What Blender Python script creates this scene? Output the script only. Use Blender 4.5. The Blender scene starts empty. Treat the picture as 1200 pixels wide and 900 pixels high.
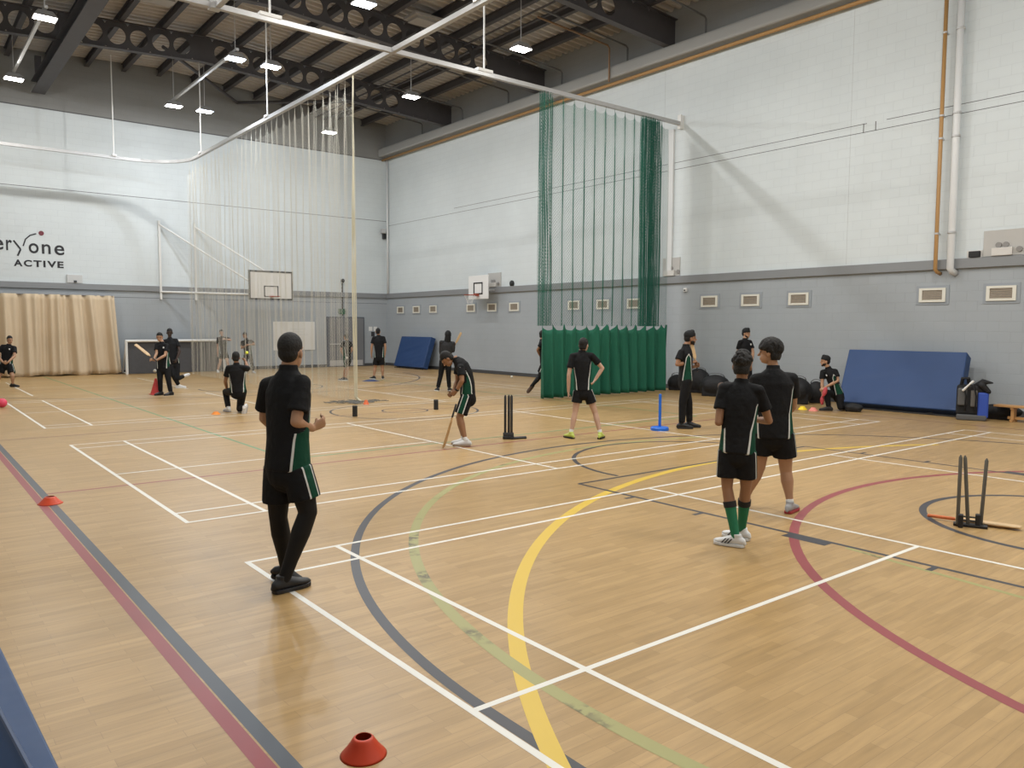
import bpy, math, random
import numpy as np
from mathutils import Vector, Matrix
random.seed(7); rng = np.random.default_rng(7)
PI = math.pi
scn = bpy.context.scene
COL = scn.collection
V = lambda *a: np.array(a, float)
def nz(v):
    n = np.linalg.norm(v); return v / n if n > 1e-9 else v

# ------------------------------------------------------------------ camera
CAM = V(-2.1237, -6.0476, 1.8633); YAW, PIT, ROL, FPX = 0.671614, -0.0726899, 0.0041230, 917.57
_f = V(math.sin(YAW)*math.cos(PIT), math.cos(YAW)*math.cos(PIT), math.sin(PIT))
_r0 = V(math.cos(YAW), -math.sin(YAW), 0); _u0 = np.cross(_r0, _f)
_r = _r0*math.cos(ROL) + _u0*math.sin(ROL); _u = -_r0*math.sin(ROL) + _u0*math.cos(ROL)
cd = bpy.data.cameras.new('camera'); cd.sensor_fit = 'HORIZONTAL'; cd.sensor_width = 36.0
cd.lens = FPX/1200*36; cd.clip_start = .05; cd.clip_end = 200
cam = bpy.data.objects.new('camera', cd); COL.objects.link(cam)
cam.matrix_world = Matrix(((_r[0], _u[0], -_f[0], CAM[0]), (_r[1], _u[1], -_f[1], CAM[1]), (_r[2], _u[2], -_f[2], CAM[2]), (0, 0, 0, 1)))
scn.camera = cam
def ray(px, py): return _f + _r*(px-600)/FPX + _u*(450-py)/FPX
def flo(px, py, z=0.):
    d = ray(px, py); return CAM + d*(z-CAM[2])/d[2]
def depth_of(p): return (p-CAM) @ _f

# ------------------------------------------------------------------ materials
MATS = {}
def mat(name, col, rough=.6, metal=0., spec=.5, bump=0., bscale=60., var=0., vscale=4., coat=0., emit=None, estr=0.):
    if name in MATS: return MATS[name]
    m = bpy.data.materials.new(name); m.use_nodes = True; nt = m.node_tree
    b = nt.nodes['Principled BSDF']
    b.inputs['Base Color'].default_value = (*col, 1); b.inputs['Roughness'].default_value = rough
    b.inputs['Metallic'].default_value = metal; b.inputs['Specular IOR Level'].default_value = spec
    b.inputs['Coat Weight'].default_value = coat
    tc = nt.nodes.new('ShaderNodeTexCoord')
    if var > 0:
        n = nt.nodes.new('ShaderNodeTexNoise'); n.inputs['Scale'].default_value = vscale; n.inputs['Detail'].default_value = 4
        nt.links.new(tc.outputs['Object'], n.inputs['Vector'])
        mx = nt.nodes.new('ShaderNodeMix'); mx.data_type = 'RGBA'
        mx.inputs[6].default_value = (*[c*(1-var) for c in col], 1); mx.inputs[7].default_value = (*[min(1, c*(1+var)) for c in col], 1)
        nt.links.new(n.outputs['Fac'], mx.inputs[0]); nt.links.new(mx.outputs[2], b.inputs['Base Color'])
    if bump > 0:
        n2 = nt.nodes.new('ShaderNodeTexNoise'); n2.inputs['Scale'].default_value = bscale; n2.inputs['Detail'].default_value = 3
        nt.links.new(tc.outputs['Object'], n2.inputs['Vector'])
        bp = nt.nodes.new('ShaderNodeBump'); bp.inputs['Strength'].default_value = bump; bp.inputs['Distance'].default_value = .02
        nt.links.new(n2.outputs['Fac'], bp.inputs['Height']); nt.links.new(bp.outputs['Normal'], b.inputs['Normal'])
    if emit:
        b.inputs['Emission Color'].default_value = (*emit, 1); b.inputs['Emission Strength'].default_value = estr
    MATS[name] = m; return m

BLACK = (.0062, .0062, .0072); GREEN = (.003, .048, .026); WHITE = (.62, .62, .60)
def kit_mat():
    """black sports cloth with green side panels edged by white piping (panel distance stored on the mesh)"""
    m = bpy.data.materials.new('kit_cloth'); m.use_nodes = True; nt = m.node_tree; b = nt.nodes['Principled BSDF']
    b.inputs['Roughness'].default_value = .8; b.inputs['Specular IOR Level'].default_value = .25
    a = nt.nodes.new('ShaderNodeAttribute'); a.attribute_name = 'panel'
    def gt(th):
        n = nt.nodes.new('ShaderNodeMath'); n.operation = 'GREATER_THAN'; n.inputs[1].default_value = th
        nt.links.new(a.outputs['Fac'], n.inputs[0]); return n
    m1 = nt.nodes.new('ShaderNodeMix'); m1.data_type = 'RGBA'; m1.inputs[6].default_value = (*BLACK, 1); m1.inputs[7].default_value = (*WHITE, 1)
    m2 = nt.nodes.new('ShaderNodeMix'); m2.data_type = 'RGBA'; m2.inputs[7].default_value = (*GREEN, 1)
    nt.links.new(gt(-.0055).outputs[0], m1.inputs[0]); nt.links.new(m1.outputs[2], m2.inputs[6])
    nt.links.new(gt(.0055).outputs[0], m2.inputs[0]); nt.links.new(m2.outputs[2], b.inputs['Base Color'])
    tc = nt.nodes.new('ShaderNodeTexCoord'); n2 = nt.nodes.new('ShaderNodeTexNoise'); n2.inputs['Scale'].default_value = 7; n2.inputs['Detail'].default_value = 3
    nt.links.new(tc.outputs['Object'], n2.inputs['Vector'])
    bp = nt.nodes.new('ShaderNodeBump'); bp.inputs['Strength'].default_value = .6; bp.inputs['Distance'].default_value = .05
    nt.links.new(n2.outputs['Fac'], bp.inputs['Height']); nt.links.new(bp.outputs['Normal'], b.inputs['Normal'])
    return m
KIT = kit_mat()
CLOTH = mat('black_cloth', BLACK, .8, spec=.25, bump=.6, bscale=7)
TIGHT = mat('legging_cloth', (.005, .005, .006), .65, spec=.3)
HAIR = mat('dark_hair', (.0055, .0042, .0036), .75, bump=.5, bscale=70)
TURB = mat('turban_cloth', (.0055, .0055, .0065), .85, bump=.5, bscale=25)
def skin(n, c): return mat('skin_'+n, c, .5, spec=.4, var=.06, vscale=9)
SK = dict(brown=skin('brown', (.30, .155, .085)), tan=skin('tan', (.40, .225, .135)), light=skin('light', (.52, .33, .24)), dark=skin('dark', (.045, .025, .018)))
STEEL = mat('dark_steel', (.060, .055, .058), .6, var=.15)
WHT = mat('white_paint', (.74, .74, .72), .45)
GALV = mat('galvanised', (.50, .50, .50), .4, metal=.3)
BLK = mat('black_rubber', (.012, .012, .013), .6)
DKG = mat('dark_grey_plastic', (.035, .037, .04), .5)
WILLOW = mat('willow', (.60, .42, .23), .5, var=.12, vscale=6)

# ------------------------------------------------------------------ mesh builder
class MB:
    def __init__(s): s.v = []; s.f = []; s.m = []; s.mi = 0
    def add(s, v, f):
        o = len(s.v); s.v += [tuple(map(float, p)) for p in v]
        for q in f: s.f.append(tuple(i+o for i in q)); s.m.append(s.mi)
        return s
    def box(s, c, d, rot=None):
        x, y, z = d[0]/2, d[1]/2, d[2]/2
        p = [V(a*x, b*y, k*z) for a in (-1, 1) for b in (-1, 1) for k in (-1, 1)]
        if rot is not None: p = [rot @ q for q in p]
        return s.add([q+np.array(c, float) for q in p], [(0, 1, 3, 2), (4, 6, 7, 5), (0, 4, 5, 1), (2, 3, 7, 6), (0, 2, 6, 4), (1, 5, 7, 3)])
    def bb(s, a, b):
        a = np.array(a, float); b = np.array(b, float); return s.box((a+b)/2, np.abs(b-a))
    def loft(s, pts, rad, hint=None, seg=12, cap='round'):
        pts = [np.array(p, float) for p in pts]; n = len(pts)
        rad = [(r, r) if np.isscalar(r) else r for r in rad]
        T = []
        for i in range(n): T.append(nz(pts[min(i+1, n-1)]-pts[max(i-1, 0)]))
        h = np.array(hint if hint is not None else ((1, 0, 0) if abs(T[0][0]) < .8 else (0, 1, 0)), float)
        R = []
        def ring(c, t, ra, rb, h):
            a = nz(h-(h@t)*t); b = np.cross(t, a)
            return [c+a*ra*math.cos(k*2*PI/seg)+b*rb*math.sin(k*2*PI/seg) for k in range(seg)]
        def fr(i):
            a = h-(h@T[i])*T[i]; return h if np.linalg.norm(a) > .05 else V(.3, .5, .8)
        if cap == 'round':
            for k in (75, 50, 25):
                a = math.radians(k); rr = min(rad[0]); R.append(ring(pts[0]-T[0]*rr*math.sin(a), T[0], rad[0][0]*math.cos(a), rad[0][1]*math.cos(a), fr(0)))
        for i in range(n): R.append(ring(pts[i], T[i], rad[i][0], rad[i][1], fr(i)))
        if cap == 'round':
            for k in (25, 50, 75):
                a = math.radians(k); rr = min(rad[-1]); R.append(ring(pts[-1]+T[-1]*rr*math.sin(a), T[-1], rad[-1][0]*math.cos(a), rad[-1][1]*math.cos(a), fr(n-1)))
        v = [p for r in R for p in r]; f = []
        for i in range(len(R)-1):
            for k in range(seg):
                k2 = (k+1) % seg; f.append((i*seg+k, i*seg+k2, (i+1)*seg+k2, (i+1)*seg+k))
        f.append(tuple(range(seg))[::-1]); f.append(tuple((len(R)-1)*seg+k for k in range(seg)))
        return s.add(v, f)
    def cyl(s, a, b, r, seg=10, r2=None): return s.loft([a, b], [r, r if r2 is None else r2], seg=seg, cap='flat')
    def ell(s, c, rad, fr=None, n=10, m=14):
        c = np.array(c, float); fr = fr or (V(1, 0, 0), V(0, 1, 0), V(0, 0, 1)); v = [c-fr[2]*rad[2]]; f = []
        for i in range(1, n):
            a = -PI/2+PI*i/n
            for k in range(m):
                b = 2*PI*k/m; v.append(c+fr[0]*rad[0]*math.cos(a)*math.cos(b)+fr[1]*rad[1]*math.cos(a)*math.sin(b)+fr[2]*rad[2]*math.sin(a))
        v.append(c+fr[2]*rad[2]); L = len(v)-1
        for k in range(m): f.append((0, 1+(k+1) % m, 1+k)); f.append((L, L-m+k, L-m+(k+1) % m))
        for i in range(n-2):
            for k in range(m):
                k2 = (k+1) % m; f.append((1+i*m+k, 1+i*m+k2, 1+(i+1)*m+k2, 1+(i+1)*m+k))
        return s.add(v, f)
    def lathe(s, c, prof, seg=32, closed=False):
        c = np.array(c, float); v = []; f = []
        for r, z in prof:
            for k in range(seg): v.append(c+V(r*math.cos(2*PI*k/seg), r*math.sin(2*PI*k/seg), z))
        n = len(prof)
        for i in range(n if closed else n-1):
            j = (i+1) % n
            for k in range(seg):
                k2 = (k+1) % seg; f.append((i*seg+k, i*seg+k2, j*seg+k2, j*seg+k))
        if not closed:
            if prof[0][0] > 1e-4: f.append(tuple(range(seg))[::-1])
            if prof[-1][0] > 1e-4: f.append(tuple((n-1)*seg+k for k in range(seg)))
        return s.add(v, f)
    def poly(s, pts2, fn, d):
        """prism: 2-D outline -> fn(a,b,depth)"""
        n = len(pts2); v = [fn(a, b, 0) for a, b in pts2]+[fn(a, b, d) for a, b in pts2]
        return s.add(v, [tuple(range(n)), tuple(range(n, 2*n))[::-1]]+[(i, i+n, (i+1) % n+n, (i+1) % n) for i in range(n)])
    def mesh(s, name):
        me = bpy.data.meshes.new(name); me.from_pydata(s.v, [], s.f)
        if any(s.m): me.polygons.foreach_set('material_index', s.m)
        me.update(); return me

def fixn(me):
    import bmesh
    bm = bmesh.new(); bm.from_mesh(me); bmesh.ops.recalc_face_normals(bm, faces=bm.faces); bm.to_mesh(me); bm.free()
def ob(name, mb, mats, parent=None, smooth=False, bevel=0., loc=None, fix=True):
    me = mb.mesh(name) if isinstance(mb, MB) else mb
    if fix and isinstance(mb, MB): fixn(me)
    o = bpy.data.objects.new(name, me); COL.objects.link(o)
    for m in (mats if isinstance(mats, (list, tuple)) else [mats]): me.materials.append(m)
    if smooth: me.polygons.foreach_set('use_smooth', [True]*len(me.polygons))
    off = None
    if parent is not None:
        p = parent; off = V(0, 0, 0)
        while p is not None: off += np.array(p.location); p = p.parent
        o.parent = parent
    elif loc is not None: off = np.array(loc, float); o.location = loc
    if off is not None and np.any(off):
        co = np.empty(len(me.vertices)*3, 'f'); me.vertices.foreach_get('co', co)
        co = (co.reshape(-1, 3)-off).astype('f').ravel(); me.vertices.foreach_set('co', co)
    if bevel > 0:
        b = o.modifiers.new('bevel', 'BEVEL'); b.width = bevel; b.segments = 2; b.limit_method = 'ANGLE'; b.angle_limit = math.radians(40)
    me.update(); return o
def thing(name, loc, label, cat, group=None):
    o = bpy.data.objects.new(name, None); COL.objects.link(o); o.location = tuple(loc); o.empty_display_size = .1
    return tag(o, label, cat, group)
def tag(o, label, cat, group=None):
    o['label'] = label; o['category'] = cat
    if group: o['group'] = group
    return o
def struct(o, label=None):
    o['kind'] = 'structure'
    if label: o['label'] = label; o['category'] = 'room'
    return o
def dup(root, loc, label, rotz=None):
    r = root.copy(); COL.objects.link(r); r.location = tuple(loc); r['label'] = label
    if rotz is not None: r.rotation_euler = (0, 0, rotz)
    for ch in list(root.children):
        c = ch.copy(); COL.objects.link(c); c.parent = r
        for g in list(ch.children):
            d = g.copy(); COL.objects.link(d); d.parent = c
    return r
def np_mesh(name, v, f4):
    me = bpy.data.meshes.new(name); n = len(f4)
    me.vertices.add(len(v)); me.vertices.foreach_set('co', v.astype('f').ravel())
    me.loops.add(n*4); me.loops.foreach_set('vertex_index', f4.astype('i').ravel())
    me.polygons.add(n); me.polygons.foreach_set('loop_start', np.arange(0, n*4, 4, dtype='i'))
    me.update(calc_edges=True); me.validate(); return me
def strands(name, A, B, r):
    """thin three-sided cords from points A to points B"""
    t = B-A; t /= np.linalg.norm(t, axis=1)[:, None]+1e-9
    h = np.where(np.abs(t[:, 2:3]) < .9, np.array([[0, 0, 1.]]), np.array([[1., 0, 0]]))
    a = np.cross(t, h); a /= np.linalg.norm(a, axis=1)[:, None]+1e-9; b = np.cross(t, a); n = len(A)
    vs = []
    for P in (A, B):
        for k in range(3):
            c, s_ = math.cos(k*2*PI/3), math.sin(k*2*PI/3); vs.append(P+r*(a*c+b*s_))
    v = np.stack(vs, 1).reshape(-1, 3); base = (np.arange(n)*6)[:, None]
    f = np.concatenate([base+np.array([[k, (k+1) % 3, (k+1) % 3+3, k+3]]) for k in range(3)], 1).reshape(-1, 4)
    return np_mesh(name, v, f)

# ------------------------------------------------------------------ room
X0, X1, Y0, Y1 = -3.4, 16.63, -9.34, 27.22; ZW = 11.9
def roof_z(x): return 11.86-.057*abs(x-6.55)
def wall_mat(name, axis):
    m = bpy.data.materials.new(name); m.use_nodes = True; nt = m.node_tree; b = nt.nodes['Principled BSDF']; b.inputs['Roughness'].default_value = .55
    b.inputs['Specular IOR Level'].default_value = .3
    N = nt.nodes.new; L = nt.links.new
    g = N('ShaderNodeNewGeometry'); sp = N('ShaderNodeSeparateXYZ'); L(g.outputs['Position'], sp.inputs[0])
    cb = N('ShaderNodeCombineXYZ'); L(sp.outputs[axis], cb.inputs[0]); L(sp.outputs[2], cb.inputs[1])
    br = N('ShaderNodeTexBrick'); L(cb.outputs[0], br.inputs['Vector']); br.inputs['Scale'].default_value = 1
    br.inputs['Brick Width'].default_value = .45; br.inputs['Row Height'].default_value = .225; br.inputs['Mortar Size'].default_value = .006; br.inputs['Mortar Smooth'].default_value = .5
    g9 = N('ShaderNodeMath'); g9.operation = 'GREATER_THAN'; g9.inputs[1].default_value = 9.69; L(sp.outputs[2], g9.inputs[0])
    br.inputs['Color1'].default_value = (1, 1, 1, 1); br.inputs['Color2'].default_value = (.98, .98, .982, 1); br.inputs['Mortar'].default_value = (.91, .91, .92, 1)
    gt = N('ShaderNodeMath'); gt.operation = 'GREATER_THAN'; gt.inputs[1].default_value = 3.3; L(sp.outputs[2], gt.inputs[0])
    mx = N('ShaderNodeMix'); mx.data_type = 'RGBA'; mx.inputs[6].default_value = (.365, .395, .42, 1); mx.inputs[7].default_value = (.64, .69, .705, 1); L(gt.outputs[0], mx.inputs[0])
    no = N('ShaderNodeTexNoise'); no.inputs['Scale'].default_value = .7; no.inputs['Detail'].default_value = 5; L(g.outputs['Position'], no.inputs['Vector'])
    mr = N('ShaderNodeMapRange'); mr.inputs[3].default_value = .92; mr.inputs[4].default_value = 1.06; L(no.outputs['Fac'], mr.inputs[0])
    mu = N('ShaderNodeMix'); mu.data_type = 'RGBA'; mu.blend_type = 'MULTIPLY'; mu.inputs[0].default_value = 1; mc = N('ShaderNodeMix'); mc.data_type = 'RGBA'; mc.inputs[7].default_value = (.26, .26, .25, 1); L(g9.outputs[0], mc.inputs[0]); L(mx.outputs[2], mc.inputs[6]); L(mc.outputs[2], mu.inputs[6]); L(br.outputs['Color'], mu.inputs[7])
    m3 = N('ShaderNodeVectorMath'); m3.operation = 'SCALE'; L(mu.outputs[2], m3.inputs[0]); L(mr.outputs[0], m3.inputs['Scale'])
    L(m3.outputs[0], b.inputs['Base Color'])
    bp = N('ShaderNodeBump'); bp.inputs['Strength'].default_value = .35; bp.inputs['Distance'].default_value = .010; bp.invert = True
    L(br.outputs['Fac'], bp.inputs['Height']); L(bp.outputs['Normal'], b.inputs['Normal'])
    return m
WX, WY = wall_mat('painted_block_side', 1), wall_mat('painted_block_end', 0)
JOINT = mat('joint_line', (.11, .11, .115), .8)
w = MB(); w.bb((X1, Y0, 0), (X1+.3, Y1+.3, ZW)); w.mi = 1
for (ya, yb, z) in ((Y0, Y1, 6.61), (3.78, 21.5, 6.81), (-1.5, 3.3, 6.81)): w.bb((X1-.002, ya, z-.007), (X1+.01, yb, z+.007))
w.bb((X1-.002, 3.55, 6.6), (X1+.01, 3.57, 6.82)); w.bb((X1-.002, 3.85, 6.6), (X1+.01, 3.87, 6.82))
w.mi = 2
for yy in (9.8, 3.85, 15.75): w.bb((X1-.001, yy+.33, 3.45), (X1+.01, yy+.338, 9.6))
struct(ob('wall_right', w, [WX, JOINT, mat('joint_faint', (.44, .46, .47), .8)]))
w = MB(); w.bb((X0-.3, Y1, 0), (X1+.3, Y1+.3, ZW)); w.mi = 1
w.bb((X0, Y1-.002, 6.83), (X1, Y1+.01, 6.85)); w.bb((X0, Y1-.002, 9.66), (X1, Y1+.01, 9.70))
w.bb((X0, Y1-.002, 2.94), (X1, Y1+.01, 2.955))
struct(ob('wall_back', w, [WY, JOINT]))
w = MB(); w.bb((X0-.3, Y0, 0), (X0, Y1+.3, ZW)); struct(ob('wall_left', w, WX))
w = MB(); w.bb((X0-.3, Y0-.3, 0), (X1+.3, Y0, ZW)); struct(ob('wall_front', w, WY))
RAIL = mat('grey_rail_paint', (.235, .245, .255), .5)
struct(ob('trim_1', MB().bb((X1-.07, Y0, 3.2), (X1, Y1, 3.42)), RAIL, bevel=.008))
struct(ob('trim_2', MB().bb((X0, Y1-.07, 3.2), (X1-.07, Y1, 3.42)), RAIL, bevel=.008))
SKIRT = mat('dark_skirting', (.06, .062, .066), .5)
struct(ob('baseboard_right', MB().bb((X1-.02, Y0, 0), (X1, Y1, .13)), SKIRT))
struct(ob('baseboard_back', MB().bb((X0, Y1-.02, 0), (X1-.02, Y1, .13)), SKIRT))

# ---- floor: boards and every painted court line in one mesh
def floor_mat():
    m = bpy.data.materials.new('sprung_wood_floor'); m.use_nodes = True; nt = m.node_tree; b = nt.nodes['Principled BSDF']; N = nt.nodes.new; L = nt.links.new
    g = N('ShaderNodeNewGeometry')
    br = N('ShaderNodeTexBrick'); L(g.outputs['Position'], br.inputs['Vector']); br.inputs['Scale'].default_value = 1
    br.inputs['Brick Width'].default_value = .48; br.inputs['Row Height'].default_value = .072; br.inputs['Mortar Size'].default_value = .0008; br.offset = .37; br.inputs['Bias'].default_value = 0
    br.inputs['Color1'].default_value = (.435, .282, .122, 1); br.inputs['Color2'].default_value = (.372, .236, .096, 1); br.inputs['Mortar'].default_value = (.25, .155, .07, 1)
    mp = N('ShaderNodeMapping'); mp.inputs['Scale'].default_value = (1.2, 16, 1); L(g.outputs['Position'], mp.inputs[0])
    no = N('ShaderNodeTexNoise'); no.inputs['Scale'].default_value = 1.6; no.inputs['Detail'].default_value = 6; no.inputs['Roughness'].default_value = .6; L(mp.outputs[0], no.inputs['Vector'])
    mr = N('ShaderNodeMapRange'); mr.inputs[1].default_value = .3; mr.inputs[2].default_value = .7; mr.inputs[3].default_value = .86; mr.inputs[4].default_value = 1.12; L(no.outputs['Fac'], mr.inputs[0])
    n2 = N('ShaderNodeTexNoise'); n2.inputs['Scale'].default_value = .5; n2.inputs['Detail'].default_value = 3; L(g.outputs['Position'], n2.inputs['Vector'])
    m2 = N('ShaderNodeMapRange'); m2.inputs[1].default_value = .3; m2.inputs[2].default_value = .7; m2.inputs[3].default_value = .95; m2.inputs[4].default_value = 1.05; L(n2.outputs['Fac'], m2.inputs[0])
    mm = N('ShaderNodeMath'); mm.operation = 'MULTIPLY'; L(mr.outputs[0], mm.inputs[0]); L(m2.outputs[0], mm.inputs[1])
    sc = N('ShaderNodeVectorMath'); sc.operation = 'SCALE'; L(br.outputs['Color'], sc.inputs[0]); L(mm.outputs[0], sc.inputs['Scale']); L(sc.outputs[0], b.inputs['Base Color'])
    rr = N('ShaderNodeMapRange'); rr.inputs[3].default_value = .30; rr.inputs[4].default_value = .42; L(n2.outputs['Fac'], rr.inputs[0]); L(rr.outputs[0], b.inputs['Roughness'])
    b.inputs['Specular IOR Level'].default_value = .35
    return m
def line_mat(n, c): return mat(n, c, .42, spec=.4)
def worn(n, c, thr):
    m = bpy.data.materials.new(n); m.use_nodes = True; nt = m.node_tree; b = nt.nodes['Principled BSDF']; N = nt.nodes.new; L = nt.links.new
    g = N('ShaderNodeNewGeometry'); no = N('ShaderNodeTexNoise'); no.inputs['Scale'].default_value = 14; no.inputs['Detail'].default_value = 5; L(g.outputs['Position'], no.inputs['Vector'])
    gt = N('ShaderNodeMapRange'); gt.inputs[1].default_value = thr; gt.inputs[2].default_value = thr+.1; L(no.outputs['Fac'], gt.inputs[0])
    n2 = N('ShaderNodeTexNoise'); n2.inputs['Scale'].default_value = 2.2; L(g.outputs['Position'], n2.inputs['Vector'])
    g2 = N('ShaderNodeMapRange'); g2.inputs[1].default_value = .57; g2.inputs[2].default_value = .66; L(n2.outputs['Fac'], g2.inputs[0])
    mu = N('ShaderNodeMath'); mu.operation = 'MULTIPLY'; L(gt.outputs[0], mu.inputs[0]); L(g2.outputs[0], mu.inputs[1])
    mx = N('ShaderNodeMix'); mx.data_type = 'RGBA'; mx.inputs[6].default_value = (*c, 1); mx.inputs[7].default_value = (.12, .10, .045, 1); L(mu.outputs[0], mx.inputs[0]); L(mx.outputs[2], b.inputs['Base Color'])
    b.inputs['Roughness'].default_value = .45; return m
FM = [floor_mat(), line_mat('line_white', (.74, .72, .66)), line_mat('line_black', (.045, .045, .052)), line_mat('line_red', (.27, .055, .06)), line_mat('line_yellow', (.66, .45, .055)),
      line_mat('line_green', (.13, .27, .12)), worn('line_worn_lime', (.33, .31, .115), .42), line_mat('line_slate', (.065, .075, .09)), line_mat('line_brown', (.22, .10, .07)), line_mat('line_cream', (.66, .55, .36))]
fb = MB(); fb.add([(X0-.3, Y0-.3, 0), (X1+.3, Y0-.3, 0), (X1+.3, Y1+.3, 0), (X0-.3, Y1+.3, 0)], [(0, 1, 2, 3)])
_lay = [0]
def seg(a, b, wd, mi):
    a = V(*a, 0); b = V(*b, 0); t = nz(b-a); n = V(-t[1], t[0], 0)*wd/2; _lay[0] += 1; z = V(0, 0, .0006+.00001*_lay[0]); fb.mi = mi
    fb.add([a-n+z, b-n+z, b+n+z, a+n+z], [(0, 1, 2, 3)])
def arc(c, r, a0, a1, wd, mi, n=90):
    _lay[0] += 1; z = .0006+.00001*_lay[0]; fb.mi = mi; v = []; f = []
    for i in range(n+1):
        a = math.radians(a0+(a1-a0)*i/n)
        for rr in (r-wd/2, r+wd/2): v.append((c[0]+rr*math.cos(a), c[1]+rr*math.sin(a), z))
    for i in range(n): f.append((2*i, 2*i+1, 2*i+3, 2*i+2))
    fb.add(v, f)
seg((-.865, Y0), (-.865, Y1), .075, 7); seg((-.95, Y0), (-.95, Y1), .075, 3)
seg((14.25, Y0), (14.25, Y1), .06, 8); seg((-.83, 8.91), (14.2, 8.91), .05, 8); seg((-.83, 3.83), (14.2, 3.83), .05, 3); seg((-.83, 14.6), (14.2, 14.6), .05, 8)
seg((-3, 19.9), (14.2, 19.9), .05, 8)
seg((2.2, 4.43), (2.2, 26.6), .05, 5); seg((2.2, 4.43), (11.2, 4.43), .05, 5); seg((11.2, 4.43), (11.2, 26.6), .05, 5)
arc((6.3, -3.21), 6.22, 4, 180, .07, 2, 140); seg((.08, -3.21), (.08, Y0), .07, 2)
arc((6.96, -7.07), 7.72, 58, 172, .10, 4, 120)
arc((6.66, -3.52), 6.2, 70, 190, .085, 6, 120); seg((4.18, -2.7), (3.9, -4.6), .05, 6)
arc((6.77, -6.35), 4.89, 0, 360, .085, 3, 140)
arc((6.69, -3.68), 1.34, 0, 360, .07, 2, 90)
arc((6.79, .84), 1.81, -3, 183, .06, 2, 70)
seg((4.25, .68), (9.15, .68), .05, 2); seg((4.25, .68), (4.22, -5.6), .05, 2); seg((9.15, .68), (9.17, -5.6), .05, 2)
for sx, x in ((-1, 4.24), (1, 9.16)):
    for y, hh in ((-.22, .05), (-1.15, .05), (-2.34, .42), (-3.41, .05)): seg((x, y), (x+sx*.15, y), hh, 2)
arc((6.8, 9.0), .5, 0, 360, .04, 2, 50); arc((6.8, 9.0), 1.62, 0, 360, .05, 2, 60)
arc((6.3, 22.6), 7.9, -170, -8, .06, 2, 120); arc((6.7, 17.3), 1.8, 170, 370, .06, 2, 60)
for yo in (0, 7.69, 16.29, 23.98):     # four badminton courts: far edge of each
    ya, yb = yo, yo-6.1; W = .04
    for y in (ya, ya-.44, yb+.44, yb): seg((0, y), (13.4, y), W, 1 if yo < 17 else 9)
    for x in (.02, .78, 4.72, 8.68, 12.62, 13.38): seg((x, ya), (x, yb), W*1.05, 1)
    seg((0, (ya+yb)/2), (4.72, (ya+yb)/2), W, 1); seg((8.68, (ya+yb)/2), (13.4, (ya+yb)/2), W, 1)
struct(ob('floor', fb, FM, fix=False))

# ---- ceiling: ribbed deck, purlins, cellular roof beams
DECK = mat('ribbed_steel_deck', (.46, .43, .40), .6, var=.08)
xs = np.arange(X0-.3, X1+.31, 1.0)
db = MB(); ys = []; zz = []
y = Y0-.3
while y < Y1+.3: ys += [y, y+.09, y+.14, y+.26]; zz += [0, 0, .10, .10]; y += .31
xr = [X0-.3, 6.55, X1+.3]
for x in xr:
    for a, b in zip(ys, zz): db.v.append((x, a, roof_z(x)+b))
n = len(ys)
for i in range(2):
    for k in range(n-1): db.f.append((i*n+k, i*n+k+1, (i+1)*n+k+1, (i+1)*n+k)); db.m.append(0)
ceil = struct(ob('ceiling', db, DECK, fix=False))
for x in np.arange(-2.25, 16.6, 1.26):
    z = roof_z(x); p = MB(); p.bb((x-.075, Y0, z-.27), (x+.075, Y1, z-.25)); p.bb((x-.075, Y0, z-.02), (x+.075, Y1, z)); p.bb((x-.012, Y0, z-.25), (x+.012, Y1, z-.02))
    ob('purlin', p, STEEL, ceil)
def beam(y):
    p = MB(); zt = lambda x: roof_z(x)-.28; D = .86
    cell = .66; nh = 29; xa = 6.55-nh*cell/2; r = .27; t = .01
    def P(x, h, dy): return (x, y+dy, zt(x)-D+h*D)
    for s_ in (-t, t):
        o = len(p.v); sg = 24
        for i in range(nh):
            cx = xa+cell*(i+.5); o = len(p.v); solid = i in (0, 1, 2, nh-1, nh-2, nh-3, 14, 8)
            ring = []
            for k in range(sg):
                a = 2*PI*k/sg; c, q = math.cos(a), math.sin(a); m_ = max(abs(c)/(cell/2), abs(q)/(D/2))
                ring.append(((cx+c/m_, .5+q/m_/D), (cx+(0 if solid else r)*c, .5+(0 if solid else r)*q/D)))
            # corner vertices are hit exactly enough for a web plate
            p.v += [P(a[0], a[1], s_) for a, b in ring]+[P(b[0], b[1], s_) for a, b in ring]
            for k in range(sg):
                k2 = (k+1) % sg; p.f.append((o+k, o+k2, o+sg+k2, o+sg+k)); p.m.append(0)
    for x_a, x_b in ((X0, 6.55), (6.55, X1)):
        for h0, h1 in ((0, .03), (.97, 1.)):
            c = [(x, y+dy, zt(x)-D+h*D) for x in (x_a, x_b) for dy in (-.11, .11) for h in (h0, h1)]
            p.add(c, [(0, 1, 3, 2), (4, 6, 7, 5), (0, 4, 5, 1), (2, 3, 7, 6), (0, 2, 6, 4), (1, 5, 7, 3)])
    for x_a, x_b in ((X0, xa+.01), (xa+nh*cell-.01, X1)):
        c = [(x, y+dy, zt(x)-D+h*D) for x in (x_a, x_b) for dy in (-t, t) for h in (0, 1)]
        p.add(c, [(0, 1, 3, 2), (4, 6, 7, 5), (0, 4, 5, 1), (2, 3, 7, 6), (0, 2, 6, 4), (1, 5, 7, 3)])
    return p
for y in (-8.05, -2.1, 3.85, 9.8, 15.75, 21.7): ob('roof_beam', beam(y), STEEL, ceil, fix=False)
p = MB()
for z in (10.12, 10.5): p.bb((2.2, 10., z-.015), (2.62, 26.9, z+.015))
p.bb((2.39, 10., 10.13), (2.43, 26.9, 10.5)); 
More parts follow.
